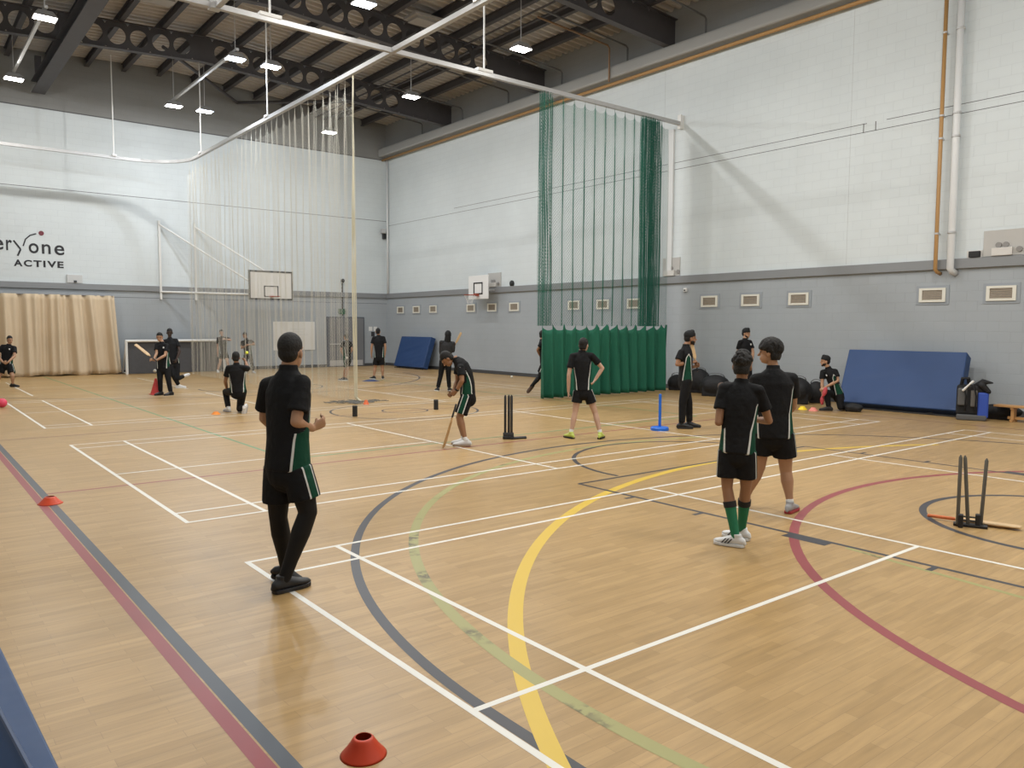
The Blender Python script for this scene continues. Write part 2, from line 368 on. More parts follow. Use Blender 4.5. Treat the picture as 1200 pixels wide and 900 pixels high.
for y in (10.2, 15.75, 21.7, 26.6): p.bb((2.3, y-.05, 10.5), (2.5, y+.05, roof_z(2.4)-.3))
ob('runway_beam', p, STEEL, ceil)
p = MB(); p.cyl((5.3, 21.7, 10.95), (9.6, 27.1, 11.1), .06); p.cyl((13, 21.7, 10.6), (9.6, 27.1, 11.1), .06); ob('brace', p, STEEL, ceil)
p = MB(); p.cyl((13.5, Y0, 11.05), (13.5, Y1, 11.05), .04); p.cyl((13.1, Y0, 11.1), (13.1, Y1, 11.1), .03); ob('conduit', p, STEEL, ceil)
for x, y in ((4.2, 18.4), (10.6, 12.6), (11.2, 15.0)):
    p = MB(); p.bb((x-.6, y-.35, 11.2), (x+.6, y+.35, 11.28)); p.bb((x-.5, y-.27, 11.12), (x+.5, y+.27, 11.2)); ob('ceiling_grille', p, mat('grille_grey', (.33, .31, .29), .6), ceil)
WALLGREY = mat('ledge_paint', (.33, .33, .32), .6)
struct(ob('trim_3', MB().bb((16.22, Y0, 9.78), (X1, Y1, 10.16)), WALLGREY, bevel=.06))
# conduits on the upper right wall
CON = mat('conduit_grey', (.10, .10, .10), .5)
for i, y in enumerate((23.6, 20.56, 17.55, 14.57, 11.5, 8.48, 2.5)):
    p = MB(); p.loft([(16.4, y, 10.16), (16.4, y, 10.6), (16.32, y, 10.66), (12.9, y, 10.9)], [.03]*4, seg=8)
    o = ob('conduit', p, CON, smooth=True, loc=(16.4, y, 10.16))
    tag(o, 'grey bent conduit above the right wall ledge, %s from the back corner' % ('first', 'second', 'third', 'fourth', 'fifth', 'sixth', 'seventh')[i], 'pipe', 'conduits above the right wall ledge')

# ------------------------------------------------------------------ pipes on the right wall
OCH = mat('ochre_pipe', (.42, .235, .085), .5)
def wall_pipe(name, y, z0, z1, r, m, label, x=16.47):
    root = thing(name, (x, y, z0), label, 'pipe')
    p = MB(); p.loft([(16.62, y-.05, z0-.09), (x+.03, y-.03, z0-.06), (x, y, z0), (x, y, z1)], [r, r, r, r], seg=12, cap='flat'); ob('pipe', p, m, root, smooth=True)
    for z in (4.0, 6.1, 6.6, 8.4):
        c = MB(); c.cyl((x, y, z-.02), (x, y, z+.02), r*1.25, 14); c.bb((x, y-.015, z-.015), (16.63, y+.015, z+.015)); ob('bracket', c, GALV, root)
wall_pipe('gas_pipe', 1.98, 3.2, 9.66, .042, OCH, 'ochre gas pipe running down the right wall beside the white pipe')
wall_pipe('drain_pipe', 1.66, 3.2, 10.9, .075, mat('pipe_white', (.68, .69, .69), .45), 'thick white drainpipe running down the right wall')
p = MB(); p.loft([(16.42, Y0+.1, 9.66), (16.42, Y1-.05, 9.66)], [.05, .05], seg=10, cap='flat'); o = ob('gas_pipe', p, OCH, smooth=True); tag(o, 'long ochre gas pipe running level under the ledge of the right wall', 'pipe')
p = MB(); p.loft([(16.18, 12.08, 9.68), (16.18, 12.08, 10.7), (16.1, 12.08, 10.78), (13.2, 12.08, 10.95)], [.03]*4, seg=8); o = ob('gas_pipe', p, mat('ochre_dark', (.24, .14, .07), .5), smooth=True); tag(o, 'short brown gas pipe rising from the level ochre pipe to the roof', 'pipe')
p = MB(); p.loft([(16.55, 26.95, 3.42), (16.55, 26.95, 9.6)], [.05, .05], seg=10, cap='flat'); o = ob('downpipe', p, mat('pipe_white', (1, 1, 1)), smooth=True); tag(o, 'pale pipe standing in the back right corner', 'pipe')

o = ob('wall_channel', MB().bb((16.56, 9.72, 3.43), (16.63, 9.92, 7.8)), mat('pipe_white', (1, 1, 1))); tag(o, 'pale vertical channel on the right wall under the end of the net track', 'channel')
# ------------------------------------------------------------------ vents, panels and fittings
VF, VB, VS = mat('vent_cream', (.72, .70, .62), .5), mat('vent_recess', (.30, .33, .36), .7), mat('vent_slat', (.27, .22, .16), .5, var=.2, vscale=20)
vy = (25.9, 24.5, 23.1, 20.25, 18.82, 17.41, 14.08, 12.66, 11.26, 8.31, 6.92, 5.45, 2.08, .66); ordn = 'first second third fourth fifth sixth seventh eighth ninth tenth eleventh twelfth thirteenth fourteenth'.split()
v0 = None
for i, y in enumerate(vy):
    lab = 'small cream framed louvred wall vent, %s from the back corner along the right wall' % ordn[i]
    if v0 is None:
        v0 = thing('wall_vent', (X1, y, 2.63), lab, 'vent', 'louvred vents along the right wall')
        q = MB(); q.bb((X1-.015, y-.36, 2.63-.22), (X1, y+.36, 2.63+.22)); ob('backplate', q, VB, v0)
        q = MB()
        for a, b in (((-.29, -.16), (.29, -.11)), ((-.29, .11), (.29, .16)), ((-.29, -.11), (-.22, .11)), ((.22, -.11), (.29, .11))): q.bb((X1-.04, y+a[0], 2.63+a[1]), (X1-.01, y+b[0], 2.63+b[1]))
        ob('frame', q, VF, v0)
        q = MB()
        for k in range(6):
            z = 2.63-.095+k*.038; q.add([(X1-.03, y-.22, z-.014), (X1-.03, y+.22, z-.014), (X1-.018, y+.22, z+.016), (X1-.018, y-.22, z+.016), (X1-.026, y-.22, z-.016), (X1-.026, y+.22, z-.016), (X1-.014, y+.22, z+.014), (X1-.014, y-.22, z+.014)], [(0, 1, 2, 3), (7, 6, 5, 4), (0, 4, 5, 1), (2, 6, 7, 3), (1, 5, 6, 2), (0, 3, 7, 4)])
        ob('louvre', q, VS, v0)
    else: dup(v0, (X1, y, 2.63), lab)
PB = mat('panel_board', (.46, .45, .43), .6, var=.06); PBX = mat('panel_box', (.62, .60, .57), .6)
for y0_, y1_, lab in ((.2, 1.05, 'grey goal fixing board on the right wall at the right edge'), (9.42, 10.08, 'grey goal fixing board on the right wall behind the green net'), (18.24, 19.08, 'grey fixing board on the right wall beside the small hoop')):
    t = thing('wall_board', (X1, (y0_+y1_)/2, 3.42), lab, 'board', 'grey boards above the right wall rail')
    q = MB(); q.bb((X1-.03, y0_, 3.43), (X1, y1_, 3.98)); ob('board', q, PB, t)
    ym = (y0_+y1_)/2; q = MB(); q.bb((X1-.10, ym-.16, 3.43), (X1-.03, ym+.24, 3.60)); ob('box', q, PBX, t, bevel=.01)
    for dy in (-.02, .12, -.28):
        q = MB(); q.cyl((X1-.06, ym+dy, 3.66 if dy > -.2 else 3.55), (X1-.03, ym+dy, 3.66 if dy > -.2 else 3.55), .06, 16); ob('roundel', q, mat('roundel_grey', (.25, .24, .23), .6), t)
t = thing('wall_bell', (X1, 17.55, 3.52), 'small round black bell above the right wall rail', 'bell'); q = MB(); q.loft([(X1, 17.55, 3.52), (X1-.05, 17.55, 3.52), (X1-.09, 17.55, 3.52)], [.12, .12, .05], seg=18, cap='flat'); ob('gong', q, BLK, t, smooth=False); ob('mount', MB().bb((X1-.03, 17.48, 3.42), (X1, 17.62, 3.6)), DKG, t)
t = thing('socket_box', (X1, 1.2, 3.42), 'small black box on the rail beside the grey board', 'box'); ob('case', MB().bb((X1-.1, 1.1, 3.43), (X1, 1.32, 3.56)), BLK, t, bevel=.008); ob('mount', MB().bb((X1-.02, 1.06, 3.42), (X1, 1.38, 3.58)), PBX, t)
t = thing('sensor', (X1, 9.2, 3.0), 'small white sensor box on the right wall beside the green net', 'sensor'); ob('case', MB().bb((X1-.06, 9.13, 2.93), (X1, 9.25, 3.05)), WHT, t, bevel=.015); ob('lens', MB().bb((X1-.07, 9.16, 2.96), (X1-.06, 9.22, 3.0)), DKG, t)
t = thing('camera_box', (16.5, 27.1, 6.3), 'small grey camera box high in the back corner', 'camera'); ob('case', MB().bb((16.25, 26.9, 6.25), (16.45, 27.1, 6.45)), GALV, t, bevel=.01); ob('mount', MB().bb((16.4, 27.1, 6.0), (16.55, 27.22, 6.25)), DKG, t)
t = thing('wall_box', (3.4, Y1, 3.42), 'pale junction box on the back wall rail under the logo', 'box'); ob('case', MB().bb((3.14, Y1-.08, 3.43), (3.66, Y1, 3.74)), mat('pale_box', (.55, .56, .56), .5), t, bevel=.01); ob('socket', MB().bb((3.36, Y1-.11, 3.45), (3.46, Y1-.08, 3.53)), DKG, t)

# ------------------------------------------------------------------ wall logo lettering
def text_mesh(s, size, bold=0.):
    c = bpy.data.curves.new('t', 'FONT'); c.body = s; c.size = size; c.extrude = .006; c.offset = bold
    o = bpy.data.objects.new('t', c); COL.objects.link(o); dg = bpy.context.evaluated_depsgraph_get(); me = bpy.data.meshes.new_from_object(o.evaluated_get(dg)); bpy.data.objects.remove(o); return me
def place_text(name, s, xa, xb, zb, h, m, parent, bold=0.):
    me = text_mesh(s, 1., bold); n = len(me.vertices); co = np.empty(n*3, 'f'); me.vertices.foreach_get('co', co); co = co.reshape(-1, 3)
    lo, hi = co.min(0), co.max(0); k = (xb-xa)/(hi[0]-lo[0]); kz = h/(hi[1]-lo[1])
    v = np.stack([xa+(co[:, 0]-lo[0])*k, Y1-.004-.006*(co[:, 2] > 0), zb+(co[:, 1]-lo[1])*kz], 1).astype('f'); me.vertices.foreach_set('co', v.ravel()); me.name = name
    return ob(name, me, m, parent)
LOGO = mat('logo_black', (.02, .02, .025), .6)
t = thing('wall_sign', (1.9, Y1, 3.9), 'dark two-line lettering with a red dot painted on the back wall', 'sign')
lt = lambda s, a, b, z, h: place_text('letter', s, a, b, z, h, LOGO, t, .012)
lt('e', -.24, .12, 4.52, .38); lt('v', .16, .52, 4.53, .36); lt('e', .56, .92, 4.51, .38) if False else None
for s, a, b, z, h in (('e', .86, 1.20, 4.52, .37), ('r', 1.28, 1.46, 4.52, .37), ('o', 1.97, 2.28, 4.46, .36), ('n', 2.38, 2.66, 4.46, .35), ('e', 2.78, 3.10, 4.44, .36)): lt(s, a, b, z, h)
q = MB()
for pts, r_ in (([(1.51, 4.88), (1.72, 4.58), (1.62, 4.34)], .028), ([(1.80, 4.70), (1.88, 4.95), (2.03, 5.10), (2.22, 5.17)], .020)):
    for a, b in zip(pts[:-1], pts[1:]): 
        a, b = V(a[0], Y1-.006, a[1]), V(b[0], Y1-.006, b[1]); d = nz(b-a); nn = V(-d[2], 0, d[0])*r_; e = V(0, .006, 0)
        q.add([a-nn-e, b-nn-e, b+nn-e, a+nn-e, a-nn+e, b-nn+e, b+nn+e, a+nn+e], [(0, 1, 2, 3), (7, 6, 5, 4), (0, 4, 5, 1), (2, 6, 7, 3), (1, 5, 6, 2), (0, 3, 7, 4)])
ob('letter', q, LOGO, t)
ob('dot', MB().cyl((2.38, Y1-.012, 5.20), (2.38, Y1, 5.20), .085, 28), mat('logo_red', (.17, .035, .05), .6), t)
for s, a, b in zip('ACTIVE', (1.49, 1.80, 2.10, 2.41, 2.53, 2.86), (1.76, 2.05, 2.36, 2.48, 2.83, 3.06)): place_text('letter', s, a, b, 3.97, .24, LOGO, t, .035)

# ------------------------------------------------------------------ back wall: door, whiteboard, hoop, goal, curtain
q = MB(); q.bb((13.5, Y1-.05, 0), (15.4, Y1+.0, 2.3)); d1 = struct(ob('door_1', q, mat('door_grey', (.10, .11, .13), .5)))
for a in (13.56, 14.48):
    ob('door_leaf', MB().bb((a, Y1-.08, .02), (a+.86, Y1-.05, 2.24)), mat('door_leaf_grey', (.17, .175, .185), .5), d1, bevel=.01)
    ob('door_plate', MB().bb((a+.06, Y1-.09, .05), (a+.80, Y1-.08, .3)), GALV, d1)
ob('door_handle', MB().bb((14.35, Y1-.12, 1.0), (14.40, Y1-.08, 1.3)), GALV, d1); ob('push_bar', MB().bb((13.62, Y1-.13, 1.02), (14.34, Y1-.08, 1.07)), GALV, d1)
t = thing('whiteboard', (11.97, Y1, .8), 'white board with faint lines on the back wall left of the door', 'board')
ob('panel', MB().bb((11.0, Y1-.03, .8), (12.93, Y1, 2.06)), mat('board_white', (.70, .69, .66), .35), t, bevel=.006)
q = MB()
for a, b, z in ((11.75, 12.5, 1.72), (11.7, 12.45, 1.6), (11.8, 12.6, 1.48), (11.55, 11.75, 1.4)): q.bb((a, Y1-.033, z), (b, Y1-.03, z+.012))
ob('drawn_line', q, mat('pen_grey', (.5, .5, .5), .6), t)
t = thing('notice', (15.95, Y1, 1.4), 'small white notices on the back wall beside the door', 'notice')
for x, z, h in ((15.75, 1.75, .2), (16.0, 1.75, .2), (15.87, 1.5, .22)): ob('sheet', MB().bb((x-.09, Y1-.012, z-h/2), (x+.09, Y1, z+h/2)), WHT if z > 1.6 else DKG, t)
t = thing('cable_drop', (14.3, Y1, 2.4), 'dark cable trunking with a small speaker above the back door', 'cable')
ob('trunking', MB().bb((14.27, Y1-.04, 2.35), (14.33, Y1, 3.9)), DKG, t); ob('speaker', MB().ell((14.3, Y1-.08, 3.95), (.09, .08, .09)), BLK, t, smooth=True); ob('sign', MB().bb((14.1, Y1-.06, 2.42), (14.45, Y1, 2.66)), mat('sign_green', (.03, .11, .07), .5), t)
# large backboard on its wall frame
HX = 8.02
t = thing('basketball_hoop', (9.9, Y1, 3.), 'large white basketball backboard on a white wall frame at the back', 'basketball hoop')
q = MB()
for x in (6.42, 7.77):
    q.bb((x-.04, Y1-.10, 2.9), (x+.04, Y1-.02, 6.0))
q.bb((6.4, Y1-.12, 3.30), (9.25, Y1-.04, 3.38)) if False else None
ob('wall_post', q, WHT, t)
BY = 24.95; BX0, BX1, BZ0, BZ1 = 9.16, 10.95, 2.93, 4.06
q = MB()
for x, xb in ((6.42, 9.35), (7.77, 10.75)):
    q.cyl((x, Y1-.08, 5.85), (xb, BY+.1, 3.55), .035, 10)
    q.cyl((x, Y1-.08, 3.2), (xb, BY+.1, 3.12), .04, 10)
q.cyl((9.3, BY+.08, 3.12), (10.8, BY+.08, 3.12), .035, 10); q.cyl((9.3, BY+.08, 3.55), (10.8, BY+.08, 3.55), .035, 10)
ob('support_arm', q, WHT, t, smooth=False)
ob('backboard', MB().bb((BX0, BY-.02, BZ0), (BX1, BY+.02, BZ1)), mat('backboard_white', (.66, .64, .60), .5, var=.05), t)
q = MB(); e = .045
for a, b in (((BX0-.02, BZ0-.02), (BX1+.02, BZ0+e)), ((BX0-.02, BZ1-e), (BX1+.02, BZ1+.02)), ((BX0-.02, BZ0), (BX0+e, BZ1)), ((BX1-e, BZ0), (BX1+.02, BZ1))): q.bb((a[0], BY-.03, a[1]), (b[0], BY+.03, b[1]))
mx_ = (BX0+BX1)/2
for a, b in (((-.3, .1), (.3, .14)), ((-.3, .51), (.3, .55)), ((-.3, .1), (-.26, .55)), ((.26, .1), (.3, .55))): q.bb((mx_+a[0], BY-.025, BZ0+a[1]), (mx_+b[0], BY-.02, BZ0+b[1]))
ob('board_marking', q, BLK, t)
HR = mat('hoop_red', (.35, .07, .035), .5)
q = MB(); prof = [(.225+.012*math.cos(a), .012*math.sin(a)) for a in np.linspace(0, 2*PI, 8, False)]; q.lathe((mx_, BY-.38, BZ0+.12), prof, 28, True); q.bb((mx_-.06, BY-.17, BZ0+.10), (mx_+.06, BY-.02, BZ0+.13)); ob('rim', q, HR, t)
# small hoop on the right wall
t = thing('basketball_hoop', (16.2, 18.9, 2.95), 'small white basketball backboard with an orange hoop on the right wall', 'basketball hoop')
HXr = 16.05; yc = 18.95; ob('backboard', MB().bb((HXr-.02, yc-.65, 2.95), (HXr+.02, yc+.65, 3.87)), mat('backboard_clean', (.74, .74, .73), .4), t, bevel=.01)
q = MB()
for a, b in (((-.3, .18), (.3, .23)), ((-.3, .60), (.3, .65)), ((-.3, .18), (-.24, .65)), ((.24, .18), (.3, .65))): q.bb((HXr-.03, yc+a[0], 2.95+a[1]), (HXr-.02, yc+b[0], 2.95+b[1]))
ob('board_marking', q, BLK, t)
q = MB(); q.lathe((HXr-.42, yc, 3.1), prof, 28, True); q.bb((HXr-.2, yc-.07, 3.06), (HXr-.02, yc+.07, 3.16)); ob('rim', q, HR, t)
for dy in (-.35, .35): ob('support_arm', MB().cyl((HXr+.02, yc+dy, 3.3), (X1, yc+dy, 3.3), .03), GALV, t)
A, B = [], []
for i in range(12):
    a0 = 2*PI*i/12
    for lv in range(3):
        r0, r1 = .22-.05*lv, .17-.05*lv if lv < 2 else .1
        for s_ in (1, -1): A.append((HXr-.42+r0*math.cos(a0), yc+r0*math.sin(a0), 3.1-.11*lv)); B.append((HXr-.42+r1*math.cos(a0+s_*PI/12), yc+r1*math.sin(a0+s_*PI/12), 3.1-.11*(lv+1)))
ob('hoop_net', strands('hoop_net', np.array(A), np.array(B), .004), WHT, t)
# five-a-side goal
t = thing('football_goal', (6.75, 26.5, 0), 'low wide goal with white frame and dark backing against the back wall', 'goal')
for x in (4.93, 8.6): ob('post', MB().cyl((x, 26.4, 0), (x, 26.4, 1.27), .05, 14), WHT, t, smooth=False)
ob('crossbar', MB().cyl((4.9, 26.4, 1.27), (8.63, 26.4, 1.27), .05, 14), WHT, t, smooth=False)
ob('backing', MB().bb((4.98, 26.46, .02), (8.55, 26.52, 1.22)), mat('goal_backing', (.075, .075, .08), .85, var=.15, vscale=12), t)
q = MB()
for x in (4.93, 8.6): q = MB(); q.cyl((x, 26.4, .04), (x, 27.1, .04), .03); q.cyl((x, 26.4, 1.24), (x, 27.1, .06), .025); ob('frame_stay', q, WHT, t)
# pleated cloth helper
def pleats(name, path, ztop, zbot, amp, m, parent=None, nz_=14, thick=.01, seedv=0):
    """path(s)->(point, normal) sampled list; builds a two-sided sheet with thickness"""
    n = len(path); v = []; f = []
    for off in (0, thick):
        for j in range(nz_+1):
            tz = j/nz_
            for i, (p, nn, ph, zt, zb) in enumerate(path):
                k = amp*(0.55+.75*tz)*ph(tz); pt = p+nn*(k+off); v.append((pt[0], pt[1], zt+(zb-zt)*tz))
    L = (nz_+1)*n
    for j in range(nz_):
        for i in range(n-1):
            a = j*n+i; f.append((a, a+1, a+n+1, a+n)); f.append((L+a, L+a+n, L+a+n+1, L+a+1))
    for i in range(n-1): f.append((i, L+i, L+i+1, i+1)); a = nz_*n+i; f.append((a, a+1, L+a+1, L+a))
    for j in range(nz_):
        a = j*n; f.append((a, a+n, L+a+n, L+a)); a = j*n+n-1; f.append((a, L+a, L+a+n, a+n))
    return ob(name, MB().add(v, f), m, parent, smooth=True)
t = thing('stage_curtain', (1., 26.9, 0), 'beige pleated curtain hanging on the back wall at the left edge', 'curtain')
path = []
for i, x in enumerate(np.arange(X0+.05, 4.68, .03)):
    a = 2*PI*x/.62+1.3*math.sin(x*1.7)+.8*math.sin(x*.6+1); b = 2*PI*x/.27+2*math.sin(x*2.3)
    def ph(tz, a=a, b=b, x=x): return -(math.sin(a+.9*tz*math.sin(x*1.1))+.8*(1-.6*tz)*math.sin(b+.6*tz*math.sin(x*2.9))+.35*math.sin(a*.37+2*tz))
    xx = x
    path.append((V(xx, 26.88-.1, 0), V(0, 1, 0), ph, 2.98, .03+.02*math.sin(x*3.1)+.02*math.sin(x*7)))
cu = pleats('cloth', path, 2.98, .03, .115, mat('beige_curtain', (.62, .50, .35), .85, var=.06, vscale=1.5, bump=.2, bscale=5), t, 16)
co = np.empty(len(cu.data.vertices)*3, 'f'); cu.data.vertices.foreach_get('co', co); co = co.reshape(-1, 3); tzz = 1-co[:, 2]/2.98
co[:, 0] += .16*tzz*np.clip((co[:, 0]+1-2.5)/1.2, 0, 1); cu.data.vertices.foreach_set('co', co.ravel())
q = MB(); q.bb((X0, 26.80, 2.97), (4.62, 26.86, 3.03)); ob('curtain_rail', q, mat('rail_grey', (.3, .32, .35), .5), t)

# ------------------------------------------------------------------ lamps
LW = [(1, .975, .93), (.80, .89, 1.)]
LAMPM = [mat('lamp_warm', (1, 1, 1), emit=LW[0], estr=25), mat('lamp_cool', (1, 1, 1), emit=LW[1], estr=25)]
HOUS = mat('lamp_housing', (.42, .42, .42), .35, metal=.6)
POW = 88
def lamp(x, y, cool, label):
    z = 9.5
    t = thing('ceiling_lamp', (x, y, z), label, 'lamp', 'bright high-bay lamps under the roof')
    q = MB(); a, b = .27, .2
    q.add([(x-a, y-b, z), (x+a, y-b, z), (x+a, y+b, z), (x-a, y+b, z), (x-.16, y-.12, z+.16), (x+.16, y-.12, z+.16), (x+.16, y+.12, z+.16), (x-.16, y+.12, z+.16)], [(0, 1, 5, 4), (1, 2, 6, 5), (2, 3, 7, 6), (3, 0, 4, 7), (4, 5, 6, 7), (0, 3, 2, 1)])
    ob('housing', q, HOUS, t); ob('diffuser', MB().bb((x-.24, y-.17, z-.012), (x+.24, y+.17, z-.001)), LAMPM[cool], t)
    ob('stem', MB().cyl((x, y, z+.16), (x, y, roof_z(x)-.2), .012), GALV, t)
    ld = bpy.data.lights.new('lamp_light', 'AREA'); ld.shape = 'RECTANGLE'; ld.size = .46; ld.size_y = .32; ld.energy = POW; ld.color = LW[cool]; ld.spread = math.radians(165)
    lo = bpy.data.objects.new('lamp_light', ld); COL.objects.link(lo); lo.location = (x, y, z-.018)
    lp = bpy.data.lights.new('lamp_side_light', 'POINT'); lp.energy = POW*1.5; lp.shadow_soft_size = .02; lp.color = LW[cool]
    lo = bpy.data.objects.new('lamp_side_light', lp); COL.objects.link(lo); lo.location = (x, y, z-.035)
yrow = ('back', 'second', 'third', 'fourth', 'fifth', 'sixth')
for xn, x in (('left', 1.26), ('left middle', 6.0), ('right middle', 7.05), ('right', 11.85)):
    for j, y in enumerate((23.2, 17.0, 11.2, 5.3, -.6, -6.5)):
        lamp(x, y, int((xn == 'right middle' and j < 3) or (xn == 'left middle' and j == 1)), 'bright lamp under the roof, %s lamp of the %s row' % (('farthest', 'second farthest', 'third farthest', 'fourth farthest', 'fifth farthest', 'sixth farthest')[j], xn))
for xn, x in (('left', 1.26), ('left middle', 6.0)):
    q = MB(); q.bb((x-.04, 16.8, 9.69), (x+.04, 24.2 if x > 2 else 23.2, 9.76)); o = ob('lamp_trunking', q, GALV, loc=(x, 20, 9.7)); tag(o, 'thin grey trunking bar joining the lamps of the %s row' % xn, 'trunking')

# ------------------------------------------------------------------ net tracks
TRK = mat('track_white', (.42, .42, .42), .35, metal=.2)
TZ = 7.85; TX = 6.8; TY = 9.45
t = thing('net_track', (6.5, TY, TZ), 'white track running across the hall to the right wall above the green net', 'track')
ob('rail', MB().bb((X0, TY-.05, TZ), (16.5, TY+.05, TZ+.10)), TRK, t); ob('end_bracket', MB().bb((16.48, TY-.06, TZ-.1), (X1, TY+.06, TZ+.3)), WHT, t)
for x in (4.04, 9.3):
    ob('hanger', MB().cyl((x, TY, TZ+.1), (x, TY, roof_z(x)-.25), .022), WHT, t); ob('clamp', MB().bb((x-.22, TY-.07, TZ+.09), (x+.22, TY+.07, TZ+.16)), WHT, t)
for x in np.arange(2.97, 2.98): ob('junction', MB().bb((x-.1, TY-.1, TZ-.02), (x+.1, TY+.1, TZ+.13)), TRK, t)
t = thing('net_track', (TX, 17, TZ), 'white track running lengthwise down the hall and curving left above the white net', 'track')
pts = [(TX, 1.0), (TX, 23.6)]+[(TX-1.75+1.75*math.cos(a), 23.65+1.75*math.sin(a)) for a in np.linspace(0, PI/2, 9)[1:]]+[(X0+.05, 25.4)]
q = MB(); v = []; f = []
for i, p_ in enumerate(pts):
    a = V(*pts[max(i-1, 0)]); b = V(*pts[min(i+1, len(pts)-1)]); d = nz(b-a); nn = V(-d[1], d[0])*.05
    v += [(p_[0]-nn[0], p_[1]-nn[1], TZ-.001), (p_[0]+nn[0], p_[1]+nn[1], TZ-.001), (p_[0]+nn[0], p_[1]+nn[1], TZ+.101), (p_[0]-nn[0], p_[1]-nn[1], TZ+.101)]
for i in range(len(pts)-1):
    for k in range(4): f.append((i*4+k, i*4+(k+1) % 4, i*4+4+(k+1) % 4, i*4+4+k))
q.add(v, f); ob('rail', q, TRK, t)
for x, y in ((TX, 16.7), (TX, 22.9), (4.5, 25.4), (TX, 6.2), (.5, 25.4)):
    ob('hanger', MB().cyl((x, y, TZ+.1), (x, y, roof_z(x)-.25), .02), WHT, t); ob('clamp', MB().bb((x-.07, y-.12, TZ+.09), (x+.07, y+.12, TZ+.15)), WHT, t)
t = thing('net_track', (3., 5, TZ), 'short white track joining the cross track near the top edge', 'track'); ob('rail', MB().bb((2.95, 1.0, TZ+.0), (3.05, TY-.06, TZ+.1)), TRK, t); ob('hanger', MB().cyl((3., 3., TZ+.1), (3., 3., roof_z(3)-.25), .02), WHT, t)

# ------------------------------------------------------------------ nets
def netting(name, us, pos, ztop, zbot, nv, r, m, parent):
    """diamond mesh of cords; us = column parameters, pos(u, t)->xy arrays, ztop(u)"""
    nu = len(us); U = np.repeat(us[None, :], nv+1, 0).astype(float); du = np.gradient(us)
    U[1::2] += .5*du[None, :]; T = np.repeat((np.arange(nv+1)/nv)[:, None], nu, 1)
    Z = ztop(U)+(zbot-ztop(U))*T; XY = pos(U, T); Pn = np.stack([XY[0], XY[1], Z], -1)
    A, B = [], []
    for j in range(nv):
        if j % 2 == 0: A += [Pn[j], Pn[j, 1:]]; B += [Pn[j+1], Pn[j+1, :-1]]
        else: A += [Pn[j], Pn[j, :-1]]; B += [Pn[j+1], Pn[j+1, 1:]]
    return ob(name, strands(name, np.concatenate(A), np.concatenate(B), r), m, parent)
NW = mat('net_white_cord', (.66, .64, .56), .7); NG = mat('net_green_cord', (.010, .13, .085), .7)
t = thing('divider_net', (TX, 18, 0), 'tall white divider net hanging from the lengthwise track to the floor', 'net')
HP = .42; ya, yb = 11.35, 24.6
usn = np.arange(0, yb-ya, .036)
def wpos(U, T):
    k = 2*PI*U/HP; amp = (.05+.05*np.sin(U*1.3))*(1+0*T)
    return TX+amp*np.sin(k)*np.clip(T*6, 0, 1)+.03*np.sin(U*5+T*3), ya+U+.045*np.sin(k)*(-1)+.02*np.sin(U*3.1+T*5)
def wtop(U): fr = np.mod(U, HP)/HP; return TZ-.04-.36*np.sin(PI*fr)**.55*np.where(U < HP, 1.9, 1.)
netting('netting', usn, wpos, wtop, .04, 176, .0011, NW, t)
A, B = [], []
for k in np.arange(0, yb-ya+.01, HP):        # hanging cords at the runner hooks
    zz_ = np.linspace(TZ, .05, 14); xx = TX+.02*np.sin(zz_*1.7+k); yy = ya+k+.02*np.sin(zz_*1.1+k*2)
    ob('hanging_cord', MB().loft(list(np.stack([xx, yy, zz_], 1)), [.0038]*14, seg=5), NW, t, smooth=True)
q = MB()
for k in range(7):
    zz_ = np.linspace(TZ-.02, .12, 16); ph = k*.9
    q.loft([(TX+(.012+.035*(1-z/TZ)*.6)*math.cos(ph)+.02*math.sin(z*.8+ph), ya-.02+.03*math.sin(ph)+.05*math.sin(z*.45), z) for z in zz_], [.009]*16, seg=6)
q.loft([(TX, ya, .14), (TX+.06, ya-.02, .06), (TX+.12, ya-.05, .03)], [.03, .03, .02], seg=8)
ob('edge_cord', q, mat('edge_cord_cream', (.70, .67, .52), .7), t, smooth=True)
q = MB()
for k in range(60):
    a = rng.uniform(0, 2*PI); c = V(TX-.02+.38*rng.normal(), ya-.02+.22*rng.normal(), .012); pts = [c+V(.09*math.cos(a+j*.8)*(j-2), .07*math.sin(a+j*.5)*(j-2), rng.uniform(.0, .03)) for j in range(5)]
    q.loft(pts, [.006]*5, seg=5)
ob('net_foot', q, mat('net_foot_grey', (.16, .16, .15), .8), t)

t = thing('cricket_net', (13.5, TY, 0), 'green cricket net with a solid green skirt hanging from the cross track', 'net')
GP = .385; gx0, gx1 = 11.1, 15.95; usn = np.concatenate([np.linspace(0, .3, 26), np.arange(.335, 3.75, .036), np.linspace(3.75, 4.5, 110), np.arange(4.53, 4.86, .03)])
def gpos(U, T):
    b = np.clip((U-3.7)/.15, 0, 1)*np.clip((4.5-U)/.05, 0, 1)+np.clip((.3-U)/.05, 0, 1); k = 2*PI*U/GP
    return gx0+U+.04*np.sin(k)*(-1)*(1-b)+.02*np.sin(U*60)*b+.05*np.clip(T-.6, 0, 1)*np.sin(U*2), TY+.05*np.sin(k+.6*T)*np.clip(T*5, 0, 1)+.09*b*np.sin(U*75+T*2)
def gtop(U): fr = np.mod(U, GP)/GP; b = (U > 3.7) & (U < 4.5) | (U < .3); return TZ-.03-np.where(b, .03, .17*np.sin(PI*fr)**.6)
netting('netting', usn, gpos, gtop, 1.9, 134, .0029, NG, t)
A, B = [], []
